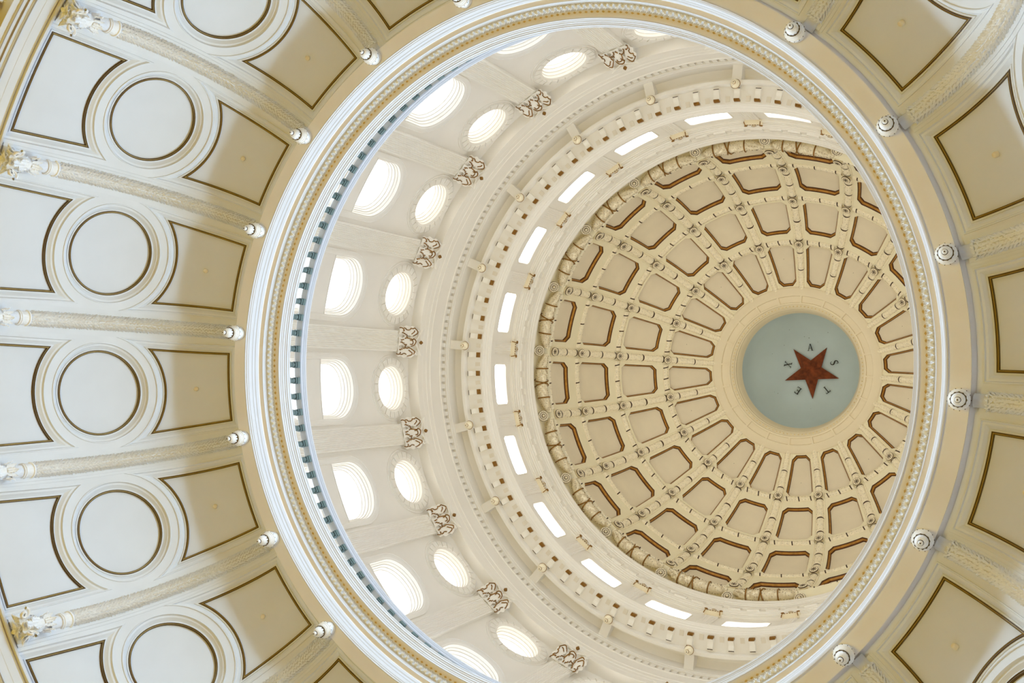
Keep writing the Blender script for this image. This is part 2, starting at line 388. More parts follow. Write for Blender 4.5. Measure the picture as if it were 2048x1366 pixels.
# flat backing strip with fine edges
mb = MB()
for y0, y1, h in ((-.0385, .0385, -.0025), (-.030, .030, -.005)):
    o = len(mb.v); N = 40
    for i in range(N + 1):
        t_ = -25 + 108 * i / N; R, Z = cove_rz(t_); (Rc, Zc), n, _ = colframe(t_, h)
        sc_ = 1 if t_ < 40 else 1 - .16 * (t_ - 40) / 45
        mb.v += [(R - CR, y0 * sc_, Z - CZc), (Rc - CR, y0 * sc_, Zc - CZc), (Rc - CR, y1 * sc_, Zc - CZc), (R - CR, y1 * sc_, Z - CZc)]
    for i in range(N):
        for k in range(3): q = o + i * 4 + k; mb.f.append((q, q + 1, q + 5, q + 4)); mb.m.append(0)
c_strip = mb.mesh('backing_strip', M_WALL, 30)
def leaf(mb, cx, cy, cz, h, wd, curl, nrm=(-1, 0), tilt=0.0, lobes=5, mi=0, edge=None, er=.0014, up=1, nv=12, nh=4, lean=0.0):
    """an acanthus leaf standing on (cx,cy,cz), face to -x turned by nrm; curls outwards at the top"""
    c_, s_ = nrm
    def P(v, u):
        wv = wd * (math.sin(PI * min(v * .86 + .14, 1)) ** .55) * (1 + .24 * math.sin(v * lobes * 2 * PI)) * (1 - .25 * v)
        if v > .97: wv *= .35
        out = curl * v ** 3 + lean * v + wd * .28 * (1 - abs(u)) + .0012 * math.cos(u * 9)
        z = h * (v - .13 * max(0, v - .7) * 3) if v > .7 else h * v
        y = u * wv + tilt * v * v
        return (cx + c_ * out - s_ * y, cy + s_ * out + c_ * y * -1, cz + up * z)
    o = len(mb.v); N = nh * 2 + 1
    for i in range(nv + 1):
        for j in range(N): mb.v.append(P(i / nv, (j - nh) / nh))
    for i in range(nv):
        for j in range(N - 1): q = o + i * N + j; mb.f.append((q, q + 1, q + N + 1, q + N)); mb.m.append(mi)
    if edge is not None:
        m = 34; pts = [P(i / m, -1) for i in range(m + 1)] + [P(1 - i / m, 1) for i in range(m + 1)]
        edge.tube(pts, er, 4)
# lower capital: leafy, white; local origin at column root
mb = MB()
bz = -0.035
mb.lathe([(.016, -.070), (.018, -.085), (.0195, -.112), (.0190, -.134), (.0160, -.142), (.0090, -.136), (.0030, -.130)], 16, 0, (0, 0, 0))
c_capb = mb.mesh('capital_bell', M_LEAFW, 30)
def ringleaf(mb, n, z, r, h, wd, curl, lean, a0=0, up=-1, edge=None, er=.001, lob=4):
    for k in range(n):
        a = a0 + PI * 2 * k / n
        if math.cos(a) > .45: continue
        leaf(mb, r * math.cos(a), r * math.sin(a), z, h, wd, curl, (math.cos(a), math.sin(a)), lobes=lob, up=up, lean=lean, edge=edge, er=er, nv=9, nh=3)
mb = MB(); ringleaf(mb, 10, -.075, .0175, .030, .0085, .004, .004, a0=PI, up=1); ringleaf(mb, 8, -.100, .019, .052, .0125, .016, .006, a0=PI)
ringleaf(mb, 8, -.088, .018, .036, .011, .012, .005, a0=PI * 1.125)
ringleaf(mb, 9, -.112, .0165, .040, .0105, .009, .003, a0=PI)
for k in range(8):
    a = 2 * PI * k / 8; leaf(mb, .003 * math.cos(a), .003 * math.sin(a), -.1405, .012, .0085, .020, (math.cos(a), math.sin(a)), lobes=3, up=-1, nv=7, nh=3)
for k in (-1, 1):
    pts = []
    for i in range(26):
        a = i / 25 * 4.2 * PI * .75; r = .016 * math.exp(-a * .18); pts.append((-.032 + .0 - r * math.cos(a) * .7, k * (.026 + r * math.cos(a) * .7), -.136 + r * math.sin(a)))
    mb.tube(pts, .004, 6)
c_capl = mb.mesh('acanthus_leaf', M_LEAFW, 40)
LOWC = [b for b in list(range(-3, 4)) + list(range(7, 13))]
for b in LOWC:
    side = clock(1.0, 2.42, b, RC)
    t = thing('garland_column', 'white leaf-wrapped half column meeting the gallery ring at %s' % side, 'column', CR, b, CZc, 'garlanded half columns on the lower rotunda wall')
    obj('backing_strip', c_strip, t); obj('garland_shaft', c_shaft, t)
    lv = obj('garland_leaf', c_leaves, t); lv['kind'] = 'stuff'
    obj('upper_collar', c_top, t); obj('end_block', c_block, t)
    if b in (-3, -2, -1, 0, 1, 2, 3):
        obj('neck', c_neck, t); obj('collar', c_collar, t)
        cp = obj('capital', c_capb, t); obj('acanthus_leaf', c_capl, cp)

t = thing('column_capital', 'white scrolled capital half hidden below the cornice at the upper left corner', 'capital', 1.372, 1.93, 1.765)
cp = obj('capital', c_capb, t); obj('acanthus_leaf', c_capl, cp)
# ------------------------------------------------------------------ gallery ring (trim_2)
ringp = [(1.046, 2.484), (1.0198, 2.484), (1.0198, 2.450), (.9745, 2.450),
 (.9745, 2.4420), (.9715, 2.4420), (.9715, 2.4462), (.9690, 2.4475), (.9690, 2.4520), (.9672, 2.4535), (.9650, 2.4640), (.9632, 2.4660), (.9630, 2.4740), (.9605, 2.4765), (.9587, 2.4853),
 (.9587, 2.4895), (.9477, 2.4925),
 (.9477, 2.4915), (.9466, 2.4920), (.9462, 2.4970), (.9452, 2.4980), (.9448, 2.5020), (.9432, 2.5048),
 (.9283, 2.5178), (.9217, 2.5222), (.9130, 2.5235), (.9099, 2.5240),
 (.9099, 2.5185), (.9075, 2.5190), (.9072, 2.5245), (.9050, 2.5262), (.9045, 2.5300), (.9022, 2.5310), (.9018, 2.5370), (.8990, 2.5382), (.8988, 2.5420), (.8960, 2.5428), (.8960, 2.5500), (.8940, 2.5512), (.8940, 2.5560),
 (.945, 2.5560), (.945, 2.5590), (.985, 2.5590), (.985, 2.5550), (1.262, 2.5550)]
mi = []
for i in range(len(ringp) - 1):
    if i < 3: mi.append(1)
    elif i < 14: mi.append(0)
    elif i < 16: mi.append(1)
    elif i < 22: mi.append(0)
    elif i < 23: mi.append(0)
    elif i < 24: mi.append(1)
    elif i < 26: mi.append(1)
    else: mi.append(0)
ring = struct('trim_2', 'white moulded ring of the gallery opening with leaf and bead bands', revolve(ringp, 320, mats=[M_RING, M_TAN, M_OCHRE], mids=mi, name='gallery_ring'), Z0)
# leaf band: 354 upright leaves round the ring, beads between
NL = 354
mb = MB()
n2 = Vector((-(2.5178 - 2.5048), 0, -(.9432 - .9283))).normalized()     # faces down and inward
u2 = Vector((.9283 - .9432, 0, 2.5178 - 2.5048)).normalized()
def lb(x, y, h, R=.9432, Z=2.5048):
    return (R + u2.x * x + n2.x * h, y, Z + u2.z * x + n2.z * h)
for sgn in (-2, -1, 0, 1, 2):
    a = sgn * .52; L = .0150 if sgn == 0 else (.0135 if abs(sgn) == 1 else .0095)
    bx, by = .003, 0
    tx, ty = bx + L * math.cos(a), L * math.sin(a) * .80
    wx, wy = -math.sin(a) * .0024, math.cos(a) * .0024
    mxp = ((bx + tx) / 2, (by + ty) / 2)
    mb.add([lb(bx, by, .001), lb(mxp[0] + wx, mxp[1] + wy, .0005), lb(tx, ty, .0060), lb(mxp[0] - wx, mxp[1] - wy, .0005), lb(mxp[0], mxp[1], .0075)], [(0, 1, 4), (1, 2, 4), (2, 3, 4), (3, 0, 4)])
for q in (-1, 1):
    mb.add([lb(.001, q * .002, .0), lb(.002, q * .0078, .0005), lb(.006, q * .0080, .001), lb(.004, q * .0045, .0080)], [(0, 1, 3), (1, 2, 3), (2, 0, 3)])
leaf_me = mb.mesh('leaf', M_RINGB, 0)
rest = MB()
vis = sorted(range(NL), key=lambda i: 0 if seen(.9358, 2.511, i * 20 / NL, 5) else 1)
for j, i in enumerate(vis):
    a = az(i * 20 / NL)
    if j < 300: obj('leaf', leaf_me, ring, (0, 0, 0), a)
    else:
        c_, s_ = math.cos(a), math.sin(a); o = len(rest.v)
        for v in leaf_me.vertices: x, y, z = v.co / S; rest.v.append((x * c_ - y * s_, x * s_ + y * c_, z))
        for p in leaf_me.polygons: rest.f.append(tuple(o + k for k in p.vertices)); rest.m.append(0)
o = obj('leaf', rest.mesh('leaf_rest', M_RINGB, 0), ring); o['kind'] = 'stuff'
bd = MB()
for i in range(NL):
    a = az((i + .5) * 20 / NL); R, Z = .9248, 2.5205; c_, s_ = math.cos(a), math.sin(a)
    for rr, hh in ((.0034, .0040),):
        vs = []
        for (x, y, h) in ((-rr, 0, 0), (0, -.0052, 0), (rr, 0, 0), (0, .0052, 0), (0, 0, hh), ):
            X, Y, Zz = R + u2.x * x + n2.x * (h + .0004), y, Z + u2.z * x + n2.z * (h + .0004); vs.append((X * c_ - Y * s_, X * s_ + Y * c_, Zz))
        bd.add(vs, [(0, 1, 4), (1, 2, 4), (2, 3, 4), (3, 0, 4)])
o = obj('bead_row', bd.mesh('bead_row', M_OCHRE, 0), ring); o['kind'] = 'stuff'; o['label'] = 'ochre bead row'

# ------------------------------------------------------------------ pendants under the gallery ring
def gem(mb, R, n, z, s, mi=1, a0=0.0):
    for k in range(n):
        a = a0 + 2 * PI * k / n; c = (R * math.cos(a), R * math.sin(a), z)
        mb.add([(c[0] - s, c[1], c[2]), (c[0], c[1] - s, c[2]), (c[0] + s, c[1], c[2]), (c[0], c[1] + s, c[2]), (c[0], c[1], c[2] - s), (c[0], c[1], c[2] + s)],
               [(0, 1, 4), (1, 2, 4), (2, 3, 4), (3, 0, 4), (1, 0, 5), (2, 1, 5), (3, 2, 5), (0, 3, 5)], mi)
zz = 2.450
mb = MB(); mb.lathe([(.0170, 0), (.0175, -.004), (.0200, -.006), (.0200, -.010), (.0175, -.012), (.0182, -.020), (.0215, -.024), (.0232, -.027), (.0232, -.031), (.0205, -.033)], 28); gem(mb, .0238, 13, -.029, .0013, 1)
p_fl = mb.mesh('flange', [M_LEAFW, M_DARK], 30)
mb = MB(); mb.lathe([(.0205, -.033), (.0212, -.036), (.0190, -.038), (.0198, -.041), (.0180, -.044), (.0155, -.046)], 28); p_body = mb.mesh('fluted_drum', M_LEAFW, 30)
mb = MB()
mb.lathe([(.0145, -.0440), (.0162, -.0475), (.0158, -.0500)], 24, 0)
for k in range(12):
    a = 2 * PI * k / 12; ca, sa = math.cos(a), math.sin(a); tx, ty = -sa, ca
    mb.add([(ca * .0158 + tx * .0035, sa * .0158 + ty * .0035, -.0485), (ca * .0158 - tx * .0035, sa * .0158 - ty * .0035, -.0485), (ca * .0150, sa * .0150, -.0565), (ca * .0178, sa * .0178, -.0525)], [(0, 1, 3), (1, 2, 3), (2, 0, 3)], 0)
p_cup = mb.mesh('gilt_leaf_cup', M_OLIVE, 20)
mb = MB(); mb.lathe([(.0140, -.046), (.0148, -.052), (.0142, -.058), (.0115, -.0645), (.0078, -.0685), (.0050, -.070)], 24); p_bulb = mb.mesh('bulb', M_LEAFW, 50)
mb = MB(); mb.lathe([(.0058, -.0690), (.0066, -.0700), (.0058, -.0712)], 18, 1); mb.lathe([(.0052, -.0705), (.0056, -.0735), (.0046, -.0765), (.0022, -.0785)], 16, 0); mb.lathe([(.0016, -.0775), (.0015, -.0800), (.0004, -.0812)], 10, 1)
p_tip = mb.mesh('tip', [M_LEAFW, M_DARK], 50)
for b in list(range(-3, 5)) + list(range(7, 13)):
    side = clock(1.0, 2.42, b, RC)
    t = thing('pendant_finial', 'white and gold pendant finial under the gallery ring at %s' % side, 'finial', 1.0, b, zz, 'pendant finials under the gallery')
    for nm, me in (('flange', p_fl), ('fluted_drum', p_body), ('gilt_leaf_cup', p_cup), ('bulb', p_bulb), ('tip', p_tip)): obj(nm, me, t)

# ------------------------------------------------------------------ balustrade
bal = empty('balustrade', (0, 0, CZ + S * 2.559), 0, label='round gallery balustrade of teal grey balusters under a white moulded handrail', category='balustrade')
rp = [(.9610, 2.6900), (.9580, 2.6920), (.9580, 2.6960), (.9600, 2.6975), (.9595, 2.7010), (.9570, 2.7030), (.9570, 2.7060), (.9585, 2.7075), (.9560, 2.7100), (.9560, 2.7160), (.985, 2.7160), (.985, 2.6930), (.982, 2.6900), (.961, 2.6900)]
obj('handrail', revolve([(r, z - 2.559) for r, z in rp], 240, mats=[M_RING, M_DRUM], mids=[0] * 12 + [1], name='handrail'), bal)
bp = [(.0095, 0), (.0095, .012), (.0060, .016), (.0045, .022), (.0075, .036), (.0100, .052), (.0080, .062), (.0060, .068), (.0100, .078), (.0122, .0850), (.0116, .0875), (.0056, .0945), (.0052, .0960), (.0084, .0995), (.0092, .1030), (.0074, .1065), (.0052, .1085), (.0052, .1115)]
mb = MB(); mb.lathe(bp, 12); mb.lathe([(.0125, .1110), (.0130, .1140), (.0095, .1165), (.0095, .1200)], 4, 0, a0=PI / 4); mb.box(-.0095, .0095, -.0102, .0102, .1190, .1310); bal_me = mb.mesh('baluster', M_TEAL, 40)
for i in range(120):
    a = az(.042 + i / 6); obj('baluster', bal_me, bal, (S * .970 * math.cos(a), S * .970 * math.sin(a), 0), a)

# ================================================================== DRUM
RW = 1.262
def cyl(X, s, d=0.0, R0=RW): th = X / R0; return ((R0 + d) * math.cos(th), (R0 + d) * math.sin(th), s)
def arch_ol(r, zb, zc=3.302, n=30):
    bl, br, tr, tl = (-r, zb), (r, zb), (r, zc), (-r, zc)
    return Outline([('L', bl, br), ('L', br, tr), ('A', (0, zc), r, 1), ('L', tl, bl)], [bl, br, tr, tl], [8, 6, n, 6])
AO = arch_ol(.1395, 2.58); RDO = Circle((0, 3.672), .1385, 60)
hb = .5 * BAY * RW
cell = [(-hb, 2.555), (0, 2.555), (hb, 2.555)] + [(hb, 2.555 + 1.257 * i / 10) for i in range(1, 10)] + [(hb, 3.812), (0, 3.812), (-hb, 3.812)] + [(-hb, 2.555 + 1.257 * i / 10) for i in range(9, 0, -1)]
mb = MB(); fill(cell, [AO.loop(0), RDO.loop(0)], .06, cyl, mb); drum_me = mb.mesh('wall_bay', M_DRUM, 30)
mb = MB(); mould(AO, [(0, 0), (.0005, -.004), (.004, -.0045), (.006, -.002), (.018, -.001), (.021, .001), (.024, .004), (.0265, .004), (.0285, .016), (.031, .017), (.033, .026), (.0365, .027), (.038, .038), (.041, .039), (.0425, .050), (.0455, .051), (.0455, .058)], cyl, mb)
arch_fr = mb.mesh('arch_frame', M_DRUM, 30)
mb = MB(); al = AO.loop(.0455); top = [p for p in al]; fill(top, [], .05, cyl, mb, .056); arch_pane = mb.mesh('pane', M_PANE, 0)
mb = MB()
def tpanel(z0, z1, hw=.1130, d0=.006, d1=.060):
    for (za, zb, da) in ((z0, z1, d0),):
        n = 6; o = len(mb.v)
        prof = [(za, d1), (za, da), (za + .004, da), (za + .004, da + .002), (zb - .004, da + .002), (zb - .004, da), (zb, da), (zb, d1)]
        for z, d in prof: mb.v += [cyl(-hw + 2 * hw * i / n, z, d) for i in range(n + 1)]
        for j in range(len(prof) - 1):
            for i in range(n): q = o + j * (n + 1) + i; mb.f.append((q, q + 1, q + n + 2, q + n + 1)); mb.m.append(0)
tpanel(3.070, 3.209); transom = mb.mesh('transom_panel', M_DRUM, 30)
mb = MB(); mould(RDO, [(0, 0), (.001, -.0035), (.0045, -.0040), (.006, -.0015), (.009, -.002), (.010, -.006), (.040, -.0075), (.0475, -.003), (.0485, .008), (.0505, .0085), (.0515, .020), (.0545, .021), (.0560, .033), (.0585, .034), (.0600, .046), (.0625, .047), (.0625, .054)], cyl, mb)
round_fr = mb.mesh('round_frame', M_DRUM, 30)
mb = MB(); fill(RDO.loop(.0625), [], .05, cyl, mb, .052); round_pane = mb.mesh('pane', M_PANE2, 0)
# voussoir blocks round the round window (one mesh, turned in the wall's plane through 20 positions)
def vous(k, n=22):
    m = MB(); a0 = 2 * PI * (k + .07) / n; a1 = 2 * PI * (k + .93) / n; P = []
    for (r, h) in ((.1265, -.004), (.1255, -.0098), (.1020, -.0108), (.0985, -.004)):
        for i in range(4):
            a = a0 + (a1 - a0) * i / 3; P.append(cyl(r * math.cos(a), 3.672 + r * math.sin(a), h))
    fs = [(j * 4 + i, j * 4 + i + 1, (j + 1) * 4 + i + 1, (j + 1) * 4 + i) for j in range(3) for i in range(3)] + [(0, 4, 8, 12), (3, 7, 11, 15)]
    m.add(P, fs); return m.mesh('voussoir', M_DRUM, 30)
vous_me = [vous(k) for k in range(22)]
wd_ = struct('wall_drum', 'warm white drum wall above the gallery')
wn = 0
for k in range(20):
    a = az(k + .5); obj('wall_bay', drum_me, wd_, Z0, a)
    wn += 1; wi = struct('window_%d' % wn, 'arched window in the drum wall', arch_fr, Z0); wi.rotation_euler = (0, 0, a)
    obj('pane', arch_pane, wi); obj('transom_panel', transom, wi)
    wn += 1; wi = struct('window_%d' % wn, 'round window ringed by blocks in the drum wall', round_fr, Z0); wi.rotation_euler = (0, 0, a)
    obj('pane', round_pane, wi)
    if seen(RW, 3.672, k + .5, 60, .95):
        for vm in vous_me: obj('voussoir', vm, wi)
# ---- pilasters
PR = 1.240
mb = MB(); n = 11; hw = .0435; prof = []
pts = [(RW - PR + .002, -hw), (0, -hw), (0, -hw + .004)]
fw = (2 * hw - .008) / n
for i in range(n):
    y = -hw + .004 + i * fw
    for q in (.15, .3, .5, .7, .85): pts.append((.0026 * math.sin(PI * (q - .15) / .7) if .15 < q < .85 else 0, y + q * fw))
pts += [(0, hw - .004), (0, hw), (RW - PR + .002, hw)]
def strip(mb, pts, z0, z1, mi=0):
    o = len(mb.v); N = len(pts)
    mb.v += [(x, y, z0) for x, y in pts] + [(x, y, z1) for x, y in pts]
    for i in range(N - 1): mb.f.append((o + i, o + i + 1, o + N + i + 1, o + N + i)); mb.m.append(mi)
strip(mb, pts, 0, 1.125); mb.box(0, .03, -hw, hw, 1.125, 1.130); pil_sh = mb.mesh('fluted_shaft', M_FLUTE, 25)
mb = MB(); mb.box(-.0015, .02, -hw - .001, hw + .001, 1.130, 1.136); mb.box(-.003, .02, -hw - .002, hw + .002, 1.136, 1.139); pil_neck = mb.mesh('necking', M_FLUTE, 25)
mb = MB(); mb.box(-.012, .02, -.055, .055, 0, .03); mb.box(-.006, .02, -.050, .050, .03, .05); pil_base = mb.mesh('base', M_DRUM, 25)
# capital: bell, acanthus with gilt edges, corner scrolls, abacus, gilt flower   (z from 1.095 to 1.255)
zc0 = 1.133; ztop = 1.251
mb = MB()
bell = [(0.0, .0435, zc0), (-.003, .044, zc0 + .04), (-.012, .048, zc0 + .08), (-.028, .050, ztop - .014)]
for x, hw_, z in bell: mb.v += [(.02, -hw_, z), (x, -hw_, z), (x, hw_, z), (.02, hw_, z)]
for j in range(3):
    for i in range(3): q = j * 4 + i; mb.f.append((q, q + 1, q + 5, q + 4)); mb.m.append(0)
q = 12; mb.f.append((q, q + 1, q + 2, q + 3)); mb.m.append(0)
cap_bell = mb.mesh('capital', M_FLUTE, 30)
# three broad leaves curling forward; gilt wires run along their scalloped edges
def lobe(y, z):
    v = max(0.0, min(1.0, (z - zc0) / .088)); h = .004 + .012 * v + .018 * v ** 3
    for y0 in (-.0455, 0, .0455):
        d = (y - y0) / .0215; h += .009 * max(0, 1 - d * d) * (.4 + .6 * v)
    return -h
lf = MB()
for y0 in (-.0455, 0, .0455):
    o = len(lf.v); NR, NC = 12, 10
    for i in range(NR + 1):
        v = i / NR; wv = .0150 + .0055 * math.sin(v * PI * .8) + .0030 * math.sin(v * 5.2 * PI); wv *= (1 if v < .85 else math.sqrt(max(.02, 1 - ((v - .85) / .16) ** 2)))
        for j in range(NC + 1):
            y = y0 + wv * (-1 + 2 * j / NC); z = zc0 - .006 + .092 * v - .004 * v ** 4; lf.v.append((lobe(y, z) + .0008 * math.cos(j * 2.4), y, z))
    for i in range(NR):
        for j in range(NC): q = o + i * (NC + 1) + j; lf.f.append((q, q + 1, q + NC + 2, q + NC + 1)); lf.m.append(0)
cap_leaf = lf.mesh('acanthus_leaf', M_FLUTE, 50)
WIRE = [[(240,310),(290,295),(340,310),(370,350),(380,390),(340,395)], [(370,300),(420,315),(450,355),(500,362),(540,335),(560,295),(600,310),(640,280),(670,330),(690,380),(690,440),(660,500),(620,545)], [(630,360),(620,410),(600,450),(570,490)], [(330,455),(370,450),(400,475),(440,465)], [(430,505),(470,500),(500,520),(495,570),(500,610)],
 [(430,620),(470,600),(520,605),(560,615),(620,640),(640,605),(665,640),(670,700),(665,760),(655,800),(620,835),(590,850)], [(550,665),(600,660),(620,700),(615,760),(600,790),(545,785)], [(310,665),(340,680),(370,655),(410,660)], [(305,740),(350,735),(380,765),(430,760)], [(410,800),(450,815),(475,800),(500,820)], [(470,830),(465,870),(470,900)],
 [(400,915),(440,920),(470,905),(520,915),(560,890),(600,910),(640,960),(665,1010),(655,1060),(640,1100)], [(540,960),(570,1000),(610,1030),(620,1080),(590,1120),(540,1150),(500,1140)], [(290,960),(320,975),(350,945),(400,950)], [(190,1090),(230,1110),(300,1110),(330,1060),(300,1030)], [(330,1110),(380,1105),(420,1070),(460,1080),(490,1110)]]
ed = MB()
for wr_ in WIRE:
    pts = []
    for i in range(len(wr_) - 1):
        for q in range(3):
            x = wr_[i][0] + (wr_[i + 1][0] - wr_[i][0]) * q / 3; y = wr_[i][1] + (wr_[i + 1][1] - wr_[i][1]) * q / 3
            yy = -(y - 715) / 7200; z = zc0 - .002 + (x - 270) / 420 * .086
            pts.append((lobe(max(-.062, min(.062, yy)), z) - .0016 - .0010 * math.sin(i * 2.1 + q), yy, z))
    ed.tube(pts, .0021, 5)
cap_edge = ed.mesh('gilt_edge', M_GOLDD, 40)
mb = MB()
for k in (-1, 1):
    pts = []
    for i in range(30):
        a = i / 29 * 4.4 * PI; r = .0105 * math.exp(-a * .12); pts.append((-.036 - .004 * (a / 13), k * (.046 - r * math.cos(a) * .9), ztop - .024 - r * math.sin(a)))
    mb.tube(pts, .0028, 6)
    mb.tube([(-.038, k * .038, ztop - .016), (-.037, k * .024, ztop - .018), (-.035, k * .012, ztop - .026), (-.030, k * .007, ztop - .040)], .003, 6)
cap_vol = mb.mesh('scroll', M_FLUTE, 40)
mb = MB(); N = 10
for (dz, g) in ((-.018, 0), (-.010, .003), (0.0, .006)):
    pass
abp = [(-.030, -.014), (-.034, -.012), (-.034, -.007), (-.040, -.004), (-.040, 0.0)]
for x, z in abp: mb.v += [(x + .016 * math.cos((i / N - .5) * PI) * .8 - .008, (-1 + 2 * i / N) * (.050 + (-.030 - x) * .9), ztop + z) for i in range(N + 1)]
for j in range(len(abp) - 1):
    for i in range(N): q = j * (N + 1) + i; mb.f.append((q, q + 1, q + N + 2, q + N + 1)); mb.m.append(0)
mb.box(-.028, .02, -.052, .052, ztop - .014, ztop + .002)
cap_aba = mb.mesh('abacus', M_FLUTE, 25)
mb = MB(); mb.lathe([(.0015, .010), (.0050, .006), (.0085, .002), (.0080, -.001), (.0040, -.006)], 8, 0, (-.046, 0, ztop - .010), ax=((0, 1, 0), (0, 0, 1), (-1, 0, 0)))
cap_flo = mb.mesh('gilt_flower', M_GOLDD, 15)
for b in range(-9, 11):
    if not seen(PR, 3.72, b, 80, .94): continue
    side = clock(PR, 3.75, b, ST)
    t = thing('pilaster', 'broad fluted pilaster with gilt acanthus capital, %s from the star' % side, 'pilaster', PR, b, 2.5595, 'fluted pilasters of the drum')
    obj('base', pil_base, t); obj('fluted_shaft', pil_sh, t); obj('necking', pil_neck, t)
    cp = obj('capital', cap_bell, t)
    for nm, me in (('acanthus_leaf', cap_leaf), ('gilt_edge', cap_edge), ('scroll', cap_vol), ('abacus', cap_aba), ('gilt_flower', cap_flo)): obj(nm, me, cp)

# ---- drum entablature and cornice (trim_3)
dc = [(1.262, 3.8115), (1.2135, 3.8115), (1.2124, 3.8125), (1.2124, 3.850), (1.2118, 3.851), (1.2118, 3.878), (1.2095, 3.880), (1.2095, 3.886), (1.2110, 3.888), (1.2110, 3.908), (1.2085, 3.911), (1.2085, 3.9165), (1.2130, 3.919),
      (1.2160, 4.000), (1.2125, 4.003), (1.2125, 4.0100), (1.2260, 4.0110), (1.2260, 4.0450), (1.2100, 4.0460), (1.2085, 4.0520), (1.2085, 4.0620), (1.2060, 4.0640), (1.2050, 4.0850),
      (1.1980, 4.1100), (1.1700, 4.1260), (1.1500, 4.1260), (1.1490, 4.0900), (1.1455, 4.0870), (1.1434, 4.0675), (1.1300, 4.0680), (1.1280, 4.0720), (1.1250, 4.0950), (1.0600, 4.0990), (1.0560, 4.0990), (1.0546, 4.1020),
      (1.0546, 4.1080), (1.0520, 4.1100), (1.0500, 4.1180), (1.0450, 4.1230), (1.0430, 4.1300), (1.0395, 4.1320), (1.0360, 4.1400), (1.0335, 4.1430), (1.0335, 4.1520), (1.0640, 4.1520)]
mi = [0] * (len(dc) - 1)
for i in (22, 23, 24, 25): mi[i] = 1
cor = struct('trim_3', 'deep cream cornice of the drum with dentils and gilded brackets', revolve(dc, 320, mats=[M_DRUM, M_DRUM], mids=mi, name='drum_cornice'), Z0)
mb = MB(); hw = .0098; mb.box(1.2135, 1.2265, -hw, hw, 4.0115, 4.0440); dent_me = mb.mesh('dentil', M_DRUM, 20)
for i in range(250): obj('dentil', dent_me, cor, (0, 0, 0), az(.025 + .04 + i * .08))
# scrolled modillion: hangs from the soffit, curled at the back, gilt leaf in front
mb = MB(); hw = .0110
sec = [(1.1120, 4.098), (1.1140, 4.078), (1.1100, 4.0720), (1.1020, 4.0715), (1.0950, 4.0750), (1.0850, 4.0775), (1.0760, 4.0740), (1.0700, 4.0740), (1.0660, 4.098)]
mb.prism(sec, lambda a, b, h: (a, h, b), -hw, hw)
mb.box(1.0590, 1.1150, -hw - .002, hw + .002, 4.0945, 4.0995)
mod_me = mb.mesh('modillion', M_FLUTE, 40)
mb = MB(); mb.tube([(1.1125, -hw, 4.074), (1.1125, hw, 4.074)], .0014, 5); mod_line = mb.mesh('dark_scroll_line', M_DARK, 40)
mb = MB()
for k in range(4):
    y = (-1.5 + k) * .0056
    leaf(mb, 1.0710, y, 4.078, .0150, .0034, .006, (-1, 0), lobes=2, nv=6, nh=2, lean=.004)
for q in (-2, -1, 0, 1, 2): mb.tube([(1.0715, q * .0046, 4.0740), (1.0680, q * .0046, 4.0715), (1.0635, q * .0046, 4.0765), (1.0615, q * .0046, 4.084)], .0017, 5)
mb.prism([(1.0715, 4.0740), (1.0680, 4.0735), (1.0630, 4.078), (1.0630, 4.094), (1.0700, 4.096)], lambda a, b, h: (a, h, b), -hw, hw)
mod_gold = mb.mesh('gilt_leaf', M_GOLDD, 30)
mb = MB(); mb.box(1.0640, 1.0860, -.0085, .0085, 4.0955, 4.0990); sof_me = mb.mesh('soffit_square', M_RECESS_SHADE, 20)  # thin flat box, not sunk; its colour carries the recess shade
for i in range(82):
    a = az(-.107 + i * 20 / 82); m_ = obj('modillion', mod_me, cor, (0, 0, 0), a); obj('gilt_leaf', mod_gold, m_); obj('dark_scroll_line', mod_line, m_)
    obj('soffit_square', sof_me, cor, (0, 0, 0), az(-.107 + (i + .5) * 20 / 82))
mb = MB(); mb.box(1.146, 1.206, -.0195, .0195, 4.074, 4.1260); mb.box(1.1425, 1.150, -.0195, .0195, 4.0690, 4.095); blk = mb.mesh('corbel_block', M_DRUM, 20)
for b in range(20): obj('corbel_block', blk, cor, (0, 0, 0), az(b))
# small round drops under the cornice
mb = MB(); mb.lathe([(.0175, .012), (.0190, .006), (.0190, .003), (.0165, .000), (.0178, -.003), (.0165, -.010), (.0115, -.017), (.0070, -.0195)], 22); dr_b = mb.mesh('drop_body', M_RELIEF, 40)
mb = MB(); mb.lathe([(.0194, .0045), (.0199, .0030), (.0190, .0018)], 22); mb.lathe([(.0072, -.0185), (.0078, -.0200), (.0068, -.0212)], 14); dr_l = mb.mesh('dark_band', M_GOLDD, 40)
mb = MB(); mb.lathe([(.0062, -.0195), (.0066, -.0235), (.0048, -.0270), (.0010, -.0285)], 14); mb.lathe([(.0018, -.0275), (.0016, -.0300), (.0004, -.0310)], 8, 1); dr_t = mb.mesh('tip', [M_CREAML, M_DARK], 40)
for b in range(-9, 11):
    if not seen(1.123, 4.03, b, 10, .90): continue
    side = clock(1.123, 4.03, b, ST)
    t = thing('pendant_drop', 'small round drop under the dentilled cornice, %s from the star' % side, 'pendant', 1.126, b, 4.0580, 'round drops under the drum cornice')
    obj('drop_body', dr_b, t); obj('dark_band', dr_l, t); obj('tip', dr_t, t)

